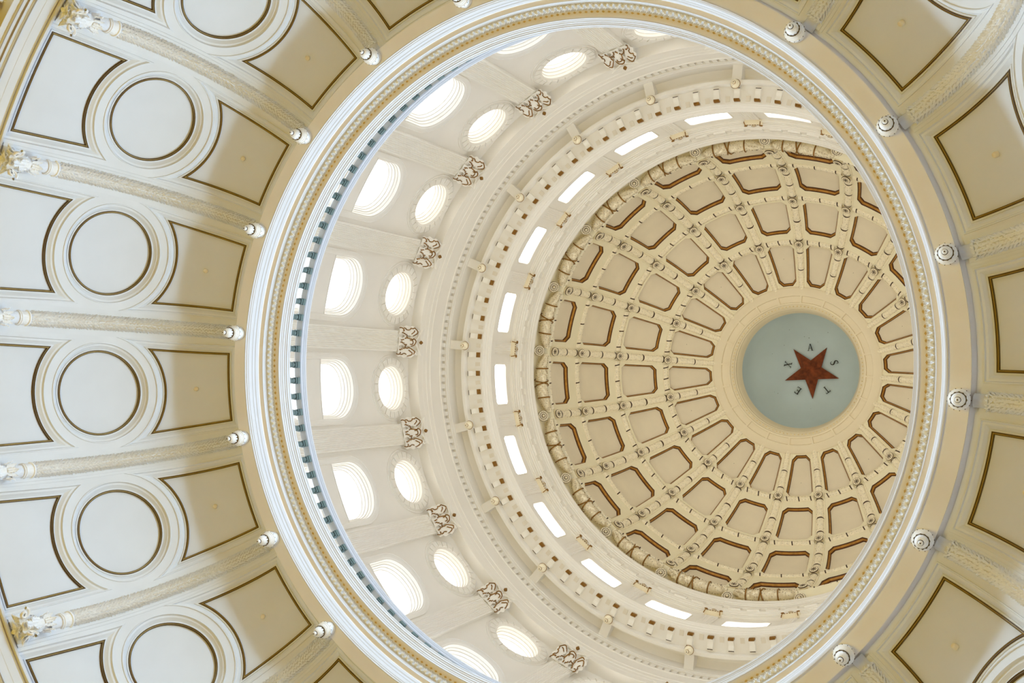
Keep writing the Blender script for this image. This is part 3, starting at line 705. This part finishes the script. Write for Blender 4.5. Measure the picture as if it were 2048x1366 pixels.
# ================================================================== ATTIC
RA = 1.058
def cyA(X, s, d=0.0): return cyl(X, s, d, RA)
def cham(hx, z0, z1, c=.014): return [(-hx + c, z0), (hx - c, z0), (hx, z0 + c), (hx, z1 - c), (hx - c, z1), (-hx + c, z1), (-hx, z1 - c), (-hx, z0 + c)]
SL = poly_outline(cham(.0960, 4.2200, 4.3385, .013), 4)
hb = .5 * BAY * RA
cell = [(-hb, 4.152), (0, 4.152), (hb, 4.152), (hb, 4.26), (hb, 4.376), (0, 4.376), (-hb, 4.376), (-hb, 4.26)]
mb = MB(); fill(cell, [SL.loop(0)], .05, cyA, mb); att_me = mb.mesh('wall_bay', M_DRUM, 30)
mb = MB(); mould(SL, [(0, 0), (.001, -.003), (.004, -.003), (.006, .002), (.0065, .012)], cyA, mb); sl_fr = mb.mesh('slot_frame', M_DRUM, 20)
mb = MB(); fill(SL.loop(.0065), [], .05, cyA, mb, .011); sl_pn = mb.mesh('pane', M_PANE3, 0)
wa = struct('wall_attic', 'cream attic wall under the dome with small chamfered windows')
for k in range(20):
    a = az(k + .5); obj('wall_bay', att_me, wa, Z0, a); wn += 1
    wi = struct('window_%d' % wn, 'long chamfered attic window', sl_fr, Z0); wi.rotation_euler = (0, 0, a); obj('pane', sl_pn, wi)
mb = MB()
pts = [(.012, -.0285), (0, -.0285)]
for i in range(6):
    y = -.0255 + i * .0085
    pts += [(0, y), (.0016, y + .002), (.0016, y + .0055), (0, y + .0075)]
pts += [(0, .0285), (.012, .0285)]
strip(mb, pts, .05, .225); mb.box(-.004, .012, -.032, .032, 0, .05); ap_sh = mb.mesh('shaft', M_DRUM, 25)
mb = MB(); mb.v = []
mb.prism([(-.034, .217), (.034, .217), (.039, .240), (.026, .236), (0, .232), (-.026, .236), (-.039, .240)], lambda a, b, h: (h, a, b), .004, -.018)
ap_cap = mb.mesh('capital', M_CREAML, 30)
ap_s = []
for k in (-1, 1):
    mb = MB(); pts = []
    for i in range(18):
        a = i / 17 * 3.2 * PI; r = .0065 * math.exp(-a * .1); pts.append((-.020, k * (.0335 - r * math.cos(a)), .238 + r * math.sin(a)))
    pts = pts[::-1] + [(-.019, k * .030, .225), (-.016, k * .033, .215), (-.008, k * .035, .208)]
    mb.tube(pts, .0022, 5); ap_s.append(mb.mesh('gilt_scroll', M_GOLDD, 30))
mb = MB()
for y in (-.022, -.011, 0, .011, .022): mb.box(-.0200, -.0178, y - .0022, y + .0022, .2225, .2275)
ap_g = mb.mesh('gilt_stud_row', M_GOLDD, 30)
mb = MB(); AXF = ((0, 1, 0), (.5, 0, .87), (-.87, 0, .5))
mb.lathe([(.0105, 0), (.0105, .004), (.0085, .0055), (.0035, .0060)], 14, 0, (-.014, 0, .246), ax=AXF); ap_r = mb.mesh('rosette', M_CREAML, 30)
mb = MB(); mb.lathe([(.0108, .0030), (.0112, .0042), (.0098, .0052)], 14, 0, (-.014, 0, .246), ax=AXF); mb.lathe([(.0030, .0055), (.0028, .0075), (.0010, .0080)], 8, 0, (-.014, 0, .246), ax=AXF); ap_rl = mb.mesh('dark_ring', M_GOLDD, 30)
for b in range(-9, 11):
    if not seen(1.05, 4.3, b, 20, .905): continue
    side = clock(1.05, 4.38, b, ST)
    t = thing('attic_pilaster', 'short attic pilaster with gilt scrolls, %s from the star' % side, 'pilaster', 1.050, b, 4.152, 'short pilasters of the attic')
    obj('shaft', ap_sh, t); cp = obj('capital', ap_cap, t); obj('gilt_stud_row', ap_g, cp)['kind'] = 'stuff'; obj('gilt_scroll', ap_s[0], cp); obj('gilt_scroll', ap_s[1], cp); r_ = obj('rosette', ap_r, cp); obj('dark_ring', ap_rl, cp)
ac = [(1.058, 4.3760), (1.0500, 4.3765), (1.0500, 4.3800), (1.0440, 4.3810), (1.0440, 4.3920), (1.0410, 4.3930), (1.0410, 4.4060), (1.0350, 4.4080), (1.0340, 4.4160), (1.0300, 4.4180), (1.0300, 4.4280), (1.0270, 4.4300), (1.0262, 4.4600), (1.0190, 4.4610), (1.0180, 4.4700), (1.0176, 4.4837),
      (1.0140, 4.4850), (1.0130, 4.4930), (1.0085, 4.4960), (1.0070, 4.5060), (1.0040, 4.5120), (1.0021, 4.5160), (1.0021, 4.5260), (1.0340, 4.5280), (1.0340, 4.640), (1.0150, 4.655), (.9995, 4.670), (.9900, 4.676)]
at = struct('trim_4', 'cream attic cornice with small sunk dentils at the foot of the dome', revolve(ac, 320, mats=[M_DRUM, M_CREAM], mids=[0] * (len(ac) - 5) + [1] * 4, name='attic_cornice'), Z0)
mb = MB(); mb.box(1.0205, 1.0290, -.0265, .0265, 4.4310, 4.4600); d2 = mb.mesh('dentil', M_DRUM, 20)
for i in range(80): obj('dentil', d2, at, (0, 0, 0), az(.01 + i * .25))

# ================================================================== DOME
ZD = 4.77
def sph(X, s, d=0.0):
    t = s; R = math.cos(t); th = X / R; r = 1.0 + d
    return (r * math.cos(t) * math.cos(th), r * math.cos(t) * math.sin(th), ZD + r * math.sin(t))
rad = math.radians
def sX(b, t): return b * BAY * math.cos(rad(t))
def coffer(t0, t1, b0, b1, cb0, cb1, ct0, ct1):
    pts = [(sX(-b0 + cb0, t0), rad(t0)), (sX(b0 - cb0, t0), rad(t0)), (sX(b0, t0 + ct0), rad(t0 + ct0)), (sX(b1, t1 - ct1), rad(t1 - ct1)), (sX(b1 - cb1, t1), rad(t1)), (sX(-b1 + cb1, t1), rad(t1)), (sX(-b1, t1 - ct1), rad(t1 - ct1)), (sX(-b0, t0 + ct0), rad(t0 + ct0))]
    e = [('L', pts[i], pts[(i + 1) % 8]) for i in range(8)]
    return Outline(e, pts, [6, 2, 8, 2, 6, 2, 8, 2])
COF = [coffer(-3.2, 7.95, .345, .340, .085, .085, 1.9, 2.1), coffer(13.7, 26.9, .352, .347, .085, .085, 1.6, 1.7), coffer(32.1, 44.95, .345, .340, .085, .10, 1.4, 1.5), coffer(49.0, 63.2, .345, .325, .11, .14, 1.5, 1.6)]
D0, D1 = -5.6, 64.2
lf_ = [(sX(-.5, D0 + (D1 - D0) * i / 40), rad(D0 + (D1 - D0) * i / 40)) for i in range(41)]; rt_ = [(-x, y) for x, y in lf_]
cell = [lf_[0], (sX(-.25, D0), rad(D0)), (0, rad(D0)), (sX(.25, D0), rad(D0))] + rt_ + [(sX(.25, D1), rad(D1)), (0, rad(D1)), (sX(-.25, D1), rad(D1))] + lf_[::-1][:-1]
mb = MB(); fill(cell, [c.loop(-.002) for c in COF], .035, sph, mb); dome_me = mb.mesh('dome_bay', M_CREAM, 30)
CP = [(-.002, 0), (-.001, -.0012), (.0008, -.0006), (.0020, .0028), (.0040, .0055), (.0060, .0085), (.0078, .0125), (.0090, .0165), (.0102, .0205)]
cof_me = []
for i, c in enumerate(COF):
    f = MB(); mould(c, CP, sph, f, [0, 0, 1, 3, 2, 2, 3, 1]); p = MB(); fill(c.loop(.0101), [], .035, sph, p, .0200)
    cof_me.append((p.mesh('coffer_panel', M_COFFER, 30), f.mesh('coffer_frame', [M_CREAM, M_DARK, M_COFG, M_BROWN], 20)))
speck = MB(); gem(speck, 0, 1, 0, .0018, 0); speck_me = speck.mesh('stain_spot', M_DARK, 0)
def relief(mb, fn, L, W_, hgt, n=10, m=12):
    """bundle of leaves: a low half round strip fn(u along 0..1, v across -1..1, h)"""
    o = len(mb.v)
    for i in range(n + 1):
        for j in range(m + 1):
            v = -1 + 2 * j / m; mb.v.append(fn(i / n, v, hgt * math.sqrt(max(0, 1 - v * v))))
    for i in range(n):
        for j in range(m): q = o + i * (m + 1) + j; mb.f.append((q, q + 1, q + m + 2, q + m + 1)); mb.m.append(0)
# meridian ribs between the horizontal bands
HB = [-4.6, 12.75, 30.4, 48.1, 64.4]
def vrib(i):
    t0, t1 = HB[i] + 1.3, HB[i + 1] - (1.1 if i < 3 else .2)
    wv = lambda t: .0190 * (1 if t < 50 else 1 - .25 * (t - 50) / 14)
    fn = lambda u, v, h: sph(v * wv(t0 + (t1 - t0) * u), rad(t0 + (t1 - t0) * u), -h)
    a = MB(); relief(a, fn, 1, 1, .011, 12, 10)
    for sgn in (-1, 1):       # fine raised borders
        a.tube([sph(sgn * (wv(t0) + .007), rad(t0 + (t1 - t0) * k / 8), -.001) for k in range(9)], .0016, 4)
    be = MB(); nn = max(4, int((t1 - t0) / 1.5))
    for k in range(nn):
        for v in ((-.55, .55) if k % 2 else (0,)) + ((-.95, .95) if k % 2 == 0 else ()):
            u = (k + .5) / nn; c = fn(u, v, .011 * math.sqrt(max(0, 1 - v * v)) + .0004); s_ = .00135
            be.add([(c[0] - s_, c[1], c[2]), (c[0], c[1] - s_, c[2]), (c[0] + s_, c[1], c[2]), (c[0], c[1] + s_, c[2]), (c[0], c[1], c[2] - s_)], [(0, 1, 4), (1, 2, 4), (2, 3, 4), (3, 0, 4)])
    ri = MB()
    for u in ((.22, .60, .97) if i < 2 else (.12, .5, .97) if i == 2 else (.12, .52)):
        o = len(ri.v); n = 12
        for k in range(n + 1):
            v = -1.05 + 2.1 * k / n; bulge = .022 * math.sqrt(max(0, 1 - (v / 1.06) ** 2)); vv = max(-1, min(1, v))
            for du, hh in ((-.0, 1), (0.026 if i < 3 else .018, 1)):
                ri.v.append(fn(u + bulge + du * (math.sqrt(max(0, 1 - (v / 1.06) ** 2)) * .8 + .35), v, .011 * math.sqrt(max(0, 1 - vv * vv)) + .0012))
        for k in range(n): q = o + 2 * k; ri.f.append((q, q + 1, q + 3, q + 2)); ri.m.append(0)
    return a.mesh('meridian_rib', M_RELIEF, 40), be.mesh('berry_row', M_DARK, 0), ri.mesh('ribbon', M_DARK, 0)
vr = [vrib(i) for i in range(4)]
def hrib(i):
    tc = HB[i]; hw = .0145 if i else .0110; R = math.cos(rad(tc)); b0 = .085 / (R if R > .8 else R * .95); x0 = sX(b0, tc); x1 = sX(.5 * 2 - b0, tc)
    fn = lambda u, v, h: sph(x0 + (x1 - x0) * u, rad(tc) + v * hw, -h)
    a = MB(); relief(a, fn, 1, 1, .009, 16, 8)
    for sgn in (-1, 1): a.tube([fn(k / 12, sgn * 1.22, .001) for k in range(13)], .0014, 4)
    be = MB(); nn = 9
    for k in range(nn):
        for v in (-.6, .6):
            u = (k + .5) / nn
            if min(abs(u - q) for q in (.10, .5, .90)) < .05: continue
            c = fn(u, v, .009 * .8 + .0004); s_ = .0014
            be.add([(c[0] - s_, c[1], c[2]), (c[0], c[1] - s_, c[2]), (c[0] + s_, c[1], c[2]), (c[0], c[1] + s_, c[2]), (c[0], c[1], c[2] - s_)], [(0, 1, 4), (1, 2, 4), (2, 3, 4), (3, 0, 4)])
    ri = MB()
    for u0 in (.10, .5, .90):
        o = len(ri.v); n = 8; wd3 = .0028 / (x1 - x0)
        for k in range(n + 1):
            v = -1.05 + 2.1 * k / n; vv = max(-1, min(1, v)); h = .009 * math.sqrt(max(0, 1 - vv * vv)) + .0012
            for q in (-1, 1): ri.v.append(fn(u0 + q * wd3 + v * wd3 * .6, v, h))
        for k in range(n): q = o + 2 * k; ri.f.append((q, q + 1, q + 3, q + 2)); ri.m.append(0)
    return a.mesh('parallel_rib', M_RELIEF, 40), be.mesh('berry_row', M_DARK, 0), ri.mesh('ribbon', M_DARK, 0)
hr = [hrib(i) for i in range(4)]
# rosettes on the crossings, facing into the dome
def ros_me():
    d = MB(); d.lathe([(.0175, -.004), (.0195, .008), (.0208, .014), (.0208, .017), (.0196, .0185), (.0030, .0190)], 22)
    e = MB(); e.lathe([(.0209, .0140), (.0217, .0152), (.0217, .0166), (.0209, .0180)], 22)
    for k in range(8):
        a = 2 * PI * k / 8; c_, s_ = math.cos(a), math.sin(a)
        pr = [(.0020, -.0008), (.0125, -.0020), (.0142, 0), (.0125, .0020), (.0020, .0008)]
        e.add([(x * c_ - y * s_, x * s_ + y * c_, .0196) for x, y in pr], [(0, 1, 2, 3, 4)])
    e.lathe([(.0028, .0190), (.0026, .0205), (.0010, .0210)], 8)
    return d.mesh('rosette', M_CREAML, 30), e.mesh('dark_petals', M_DARK, 30)
rd, re_ = ros_me()
RT = [-3.3, 13.7, 30.5, 48.2]
dome = struct('ceiling', 'cream coffered dome with brown and gold edged sunk panels')
for k in range(20):
    a = az(k + .5); ar = az(k)
    obj('dome_bay', dome_me, dome, Z0, a)
    for i in range(4):
        p = obj('coffer_panel', cof_me[i][0], dome, Z0, a); obj('coffer_frame', cof_me[i][1], p)
        if i == 3 and k % 2 == 0:
            q = sph(0, rad(54.5), .0197); obj('stain_spot', speck_me, p, tuple(v * S for v in q))
        v = obj('meridian_rib', vr[i][0], dome, Z0, ar); obj('berry_row', vr[i][1], v)['kind'] = 'stuff'; obj('ribbon', vr[i][2], v)
        h = obj('parallel_rib', hr[i][0], dome, Z0, ar); obj('berry_row', hr[i][1], h)['kind'] = 'stuff'; obj('ribbon', hr[i][2], h)
        t_ = rad(RT[i]); c = Vector((.996 * math.cos(t_), 0, ZD + .996 * math.sin(t_)))
        nrm = Vector((-math.cos(t_), 0, -math.sin(t_)))
        nrm = (nrm + Vector((0, 0, -.30 if i < 2 else -.1))).normalized()
        up = Vector((0, 1, 0)); v2 = nrm.cross(up)
        Mx = Matrix((up, v2, nrm)).transposed().to_4x4(); Mx = Matrix.Rotation(ar, 4, 'Z') @ Matrix.Translation(c * S) @ Mx
        r_ = obj('rosette', rd, dome); r_.matrix_world = Matrix.Translation((0, 0, CZ)) @ Mx; obj('dark_petals', re_, r_)

# ------------------------------------------------------------------ garlands and medallions at the dome's foot
mb = MB(); mb.lathe([(.0200, -.010), (.0235, .002), (.0250, .008), (.0250, .012), (.0235, .014), (.0030, .015)], 24); md = mb.mesh('disc', M_CREAML, 30)
mb = MB(); mb.lathe([(.0251, .0085), (.0263, .0100), (.0251, .0118)], 24)
zig = [((.0195 if k % 2 else .0150) * math.cos(2 * PI * k / 24), (.0195 if k % 2 else .0150) * math.sin(2 * PI * k / 24), .0155) for k in range(24)]
mb.tube(zig, .0011, 4, closed=True); mb.tube([(.0085 * math.cos(2 * PI * k / 14), .0085 * math.sin(2 * PI * k / 14), .0155) for k in range(14)], .0012, 4, closed=True)
mz = mb.mesh('dark_petals', M_DARK, 30)
mb = MB(); mb.lathe([(.0070, .014), (.0066, .018), (.0040, .021), (.0005, .022)], 12); mc = mb.mesh('centre_boss', M_CREAML, 40)
def gl(u):          # swag centreline, u = -1..1 across the bay: returns b, R, Z, radius
    b = .455 * u; s_ = 1 - u * u
    return b, 1.000 - .006 * s_, 4.656 - .064 * s_, .0115 + .0150 * s_ ** .8
def glp(u, ang, k=1.0):
    b, R, Z, r = gl(u); th = b * BAY; r *= k
    x = R - r * math.cos(ang); z = Z + r * math.sin(ang)
    return (x * math.cos(th), x * math.sin(th), z)
mb = MB(); N, A = 30, 12
for i in range(N + 1): mb.v += [glp(-1 + 2 * i / N, 2 * PI * j / A) for j in range(A)]
for i in range(N):
    for j in range(A): mb.f.append((i * A + j, i * A + (j + 1) % A, (i + 1) * A + (j + 1) % A, (i + 1) * A + j)); mb.m.append(0)
g_core = mb.mesh('swag', M_RELIEF, 40)
mb = MB()
for i in range(330):
    u = random.uniform(-.97, .97); a = random.uniform(-PI * .95, PI * .45); sg = 1 if u < 0 else -1
    du, da = .055, .24
    mb.add([glp(u, a, 1.0), glp(u + sg * du * .5, a - da, 1.06), glp(u + sg * du, a, 1.22), glp(u + sg * du * .5, a + da, 1.06), glp(u + sg * du * .5, a, 1.15)], [(0, 4, 1), (1, 4, 2), (2, 4, 3), (3, 4, 0)])
g_leaf = mb.mesh('garland_leaf', M_CREAML, 0)
mb = MB()
for i in range(26):
    u = -.93 + 1.86 * i / 25; 
    for a in (-2.3, -1.2, -.1):
        c = glp(u, a + random.uniform(-.4, .4), 1.17); s_ = .0016
        mb.add([(c[0] - s_, c[1], c[2]), (c[0], c[1] - s_, c[2]), (c[0] + s_, c[1], c[2]), (c[0], c[1] + s_, c[2]), (c[0], c[1], c[2] - s_), (c[0], c[1], c[2] + s_)], [(0, 1, 4), (1, 2, 4), (2, 3, 4), (3, 0, 4), (0, 1, 5), (1, 2, 5), (2, 3, 5), (3, 0, 5)])
g_ber = mb.mesh('berry_row', M_DARK, 0)
mb = MB()
for u0, du in ((-.50, .0), (.50, .0), (0, .15), (0, -.15)):
    pts = [glp(u0 + du * (k - 7) / 7, -PI * 1.05 + PI * 1.6 * k / 14, 1.24) for k in range(15)]
    mb.tube(pts, .0030, 5)
g_rib = mb.mesh('gilt_ribbon', M_GOLDD, 30)
for b in range(-9, 11):
    if seen(1.02, 4.62, b, 5, .89):
        side = clock(1.02, 4.62, b, ST)
        t = empty('medallion', pol(1.020, az(b), 4.612), az(b), label='round zigzag medallion at the dome foot, %s from the star' % side, category='medallion', group='medallions at the foot of the dome')
        nrm = Vector((-.66, 0, -.75)).normalized(); up = Vector((0, 1, 0)); v2 = nrm.cross(up)
        Mx = Matrix((up, v2, nrm)).transposed().to_4x4()
        for nm, me in (('disc', md), ('dark_petals', mz), ('centre_boss', mc)):
            o = obj(nm, me, t); o.matrix_local = Mx
    if seen(1.0, 4.62, b + .5, 30, .89):
        side = clock(1.0, 4.6, b + .5, ST)
        a = az(b + .5)
        t = empty('garland', (0, 0, CZ), a, label='leaf garland with gilt ribbon at the dome foot, %s from the star' % side, category='garland', group='garlands at the foot of the dome')
        obj('swag', g_core, t); l_ = obj('garland_leaf', g_leaf, t); l_['kind'] = 'stuff'; bb = obj('berry_row', g_ber, t); bb['kind'] = 'stuff'; obj('gilt_ribbon', g_rib, t)

# ------------------------------------------------------------------ ring round the blue canopy (trim_5), canopy, star, letters
oc = [(.4480, 5.6640), (.4410, 5.6600), (.4380, 5.6590), (.3985, 5.6625), (.3965, 5.6725), (.3640, 5.6800), (.3622, 5.6735), (.3540, 5.6750), (.3530, 5.6850), (.3500, 5.6870), (.3370, 5.7010), (.3360, 5.7100), (.3310, 5.7140), (.3300, 5.7300), (.3240, 5.7400), (.3200, 5.7600), (.3160, 5.7750), (.3131, 5.7869), (.350, 5.80)]
mi = [0] * (len(oc) - 1)
orr = struct('trim_5', 'cream moulded ring round the blue canopy', revolve(oc, 200, mats=[M_CREAML, M_OCHRE], mids=mi, name='canopy_ring'), Z0)
mb = MB()
def ringbox(mb, r0, r1, z0, z1, dth, n=3, h=.006):
    o = len(mb.v)
    for r, z in ((r0, z0), (r0, z0 - h), (r1, z1 - h), (r1, z1)): mb.v += [(r * math.cos(-dth + 2 * dth * i / n), r * math.sin(-dth + 2 * dth * i / n), z) for i in range(n + 1)]
    for j in range(3):
        for i in range(n): q = o + j * (n + 1) + i; mb.f.append((q, q + 1, q + n + 2, q + n + 1)); mb.m.append(0)
    for e in (0, n): mb.f.append(tuple(o + j * (n + 1) + e for j in range(4))); mb.m.append(0)
ringbox(mb, .3990, .3620, 5.6735, 5.6810, .013, 2, .0095); bar = mb.mesh('divider', M_CREAML, 20)
mb = MB(); 
for k in range(20):
    obj('divider', bar, orr, (0, 0, 0), az(k))
ev = MB()
for k in range(110):
    a = 2 * PI * k / 110
    for v in ((.3440, 5.6925), ):
        c = (v[0] * math.cos(a), v[0] * math.sin(a), v[1]); s_ = .0048
        ev.add([(c[0] - s_, c[1], c[2]), (c[0], c[1] - s_, c[2]), (c[0] + s_, c[1], c[2]), (c[0], c[1] + s_, c[2]), (c[0], c[1], c[2] - s_)], [(0, 1, 4), (1, 2, 4), (2, 3, 4), (3, 0, 4)])
o = obj('egg_row', ev.mesh('egg_row', M_EGG, 0), orr); o['kind'] = 'stuff'
def canz(r): return 5.80 + .350 * math.sqrt(max(0, 1 - (r / .350) ** 3))
cap = [(.350 * math.sin(rad(t_)), canz(.350 * math.sin(rad(t_)))) for t_ in range(90, 0, -5)] + [(.0005, 6.150)]
struct('ceiling', 'blue green canopy above the dome', revolve(cap, 120, mats=M_BLUE, name='canopy', sharp=0), Z0)
ZS = 6.122
ZS = 6.124
st = empty('star', (0, 0, CZ + S * ZS), az(0) + math.radians(46.7), label='copper red five pointed star on the blue canopy', category='star')
ro, ri_ = .160, .0605
for k in range(5):
    a = 2 * PI * k / 5; P = lambda r, a_, z=0: (r * math.cos(a_), r * math.sin(a_), z)
    m = MB(); tip, l, r = P(ro, a), P(ri_, a - PI / 5), P(ri_, a + PI / 5)
    m.add([(0, 0, -.034), tip, l, r, P(ro, a, .006), P(ri_, a - PI / 5, .006), P(ri_, a + PI / 5, .006)], [(0, 2, 1), (0, 1, 3), (1, 2, 5, 4), (3, 1, 4, 6)])
    obj('star_point', m.mesh('star_point', M_STAR, 5), st)
def glyph(ch):
    r = []
    def q(*p): r.append(p)
    w_, s_ = .0042, .0016        # thick and thin strokes
    H = .020
    if ch == 'T': q((-w_ / 2, -H), (w_ / 2, -H), (w_ / 2, H), (-w_ / 2, H)); q((-.014, H - .003), (.014, H - .003), (.014, H), (-.014, H)); q((-.014, H - .009), (-.0115, H - .003), (-.014, H)); q((.014, H - .009), (.014, H), (.0115, H - .003)); q((-.006, -H), (.006, -H), (.006, -H + .002), (-.006, -H + .002))
    if ch == 'E': q((-.010, -H), (-.0058, -H), (-.0058, H), (-.010, H)); q((-.013, -H), (.012, -H), (.012, -H + .003), (-.013, -H + .003)); q((-.013, H - .003), (.011, H - .003), (.011, H), (-.013, H)); q((-.008, -.0012), (.005, -.0012), (.005, .0015), (-.008, .0015)); q((.012, -H), (.012, -H + .010), (.009, -H)); q((.011, H), (.008, H), (.011, H - .009)); q((.005, -.005), (.005, .005), (.003, 0))
    if ch == 'X': q((-.013, H), (-.008, H), (.013, -H), (.008, -H)); q((.012, H), (.010, H), (-.012, -H), (-.010, -H)); q((-.016, H - .002), (-.005, H - .002), (-.005, H), (-.016, H)); q((.006, H - .002), (.016, H - .002), (.016, H), (.006, H)); q((-.016, -H), (-.006, -H), (-.006, -H + .002), (-.016, -H + .002)); q((.005, -H), (.016, -H), (.016, -H + .002), (.005, -H + .002))
    if ch == 'A': q((-.001, H), (.0025, H), (.014, -H), (.009, -H)); q((-.001, H), (.001, H), (-.010, -H), (-.012, -H)); q((-.007, -.006), (.007, -.006), (.007, -.004), (-.007, -.004)); q((-.016, -H), (-.007, -H), (-.007, -H + .002), (-.016, -H + .002)); q((.006, -H), (.017, -H), (.017, -H + .002), (.006, -H + .002))
    return r
def letter(ch, deg, dist):
    fn0 = lambda x, y, h: (dist + y, x, h)
    m = MB()
    if ch == 'S':
        c = [(.009, .011), (.009, .019), (.002, .0205), (-.006, .0175), (-.0085, .011), (-.005, .0045), (.002, 0), (.007, -.005), (.0085, -.011), (.006, -.017), (-.002, -.0205), (-.009, -.018), (-.010, -.010)]
        wd4 = [.0008, .0012, .0016, .002, .0024, .0028, .003, .0028, .0024, .002, .0016, .0012, .0008]
        L_, R_ = [], []
        for i, (x, y) in enumerate(c):
            x0, y0 = c[max(i - 1, 0)]; x1, y1 = c[min(i + 1, len(c) - 1)]; d = math.hypot(x1 - x0, y1 - y0); nx, ny = -(y1 - y0) / d, (x1 - x0) / d
            L_.append((x + nx * wd4[i], y + ny * wd4[i])); R_.append((x - nx * wd4[i], y - ny * wd4[i]))
        for i in range(len(c) - 1): m.prism([L_[i], L_[i + 1], R_[i + 1], R_[i]], fn0, -.003, .004)
    else:
        for p in glyph(ch): m.prism(list(p), fn0, -.003, .004)
    a = az(0) + math.radians(deg)
    o = obj('letter_' + ch.lower(), m.mesh('letter', M_BLACK, 20), None, (0, 0, CZ + S * 6.124), a)
    o['category'] = 'letter'; o['group'] = 'letters round the star'; return o
words = dict(A='top', X='left', E='lower left', T='lower right', S='right')
for i, ch in enumerate('TEXAS'):
    o = letter(ch, 82.9 + 72 * (i - 3), .136)
    o['label'] = 'black serif letter %s on the blue canopy, %s of the star' % (ch, 'above the top' if ch == 'A' else 'at the ' + words[ch])
sp = MB()
for R_, d_ in ((.26, 60), (.235, 20), (.20, 75), (.19, 82), (.17, 98), (.215, -95), (.225, -40), (.235, -36), (.21, 40), (.24, 110)):
    a = math.radians(d_); z = canz(R_) - .0015; c = (R_ * math.cos(a), R_ * math.sin(a), z); s_ = random.uniform(.0012, .0026)
    sp.add([(c[0] - s_, c[1], c[2]), (c[0], c[1] - s_ * 1.5, c[2]), (c[0] + s_, c[1], c[2]), (c[0], c[1] + s_, c[2]), (c[0], c[1], c[2] - .002)], [(0, 1, 4), (1, 2, 4), (2, 3, 4), (3, 0, 4)])
cn = bpy.data.objects['ceiling.001']; o = obj('paint_chip', sp.mesh('paint_chip', M_DARK, 0), cn, (0, 0, 0), az(0)); o['kind'] = 'stuff'; o['label'] = 'small dark chips in the paint'
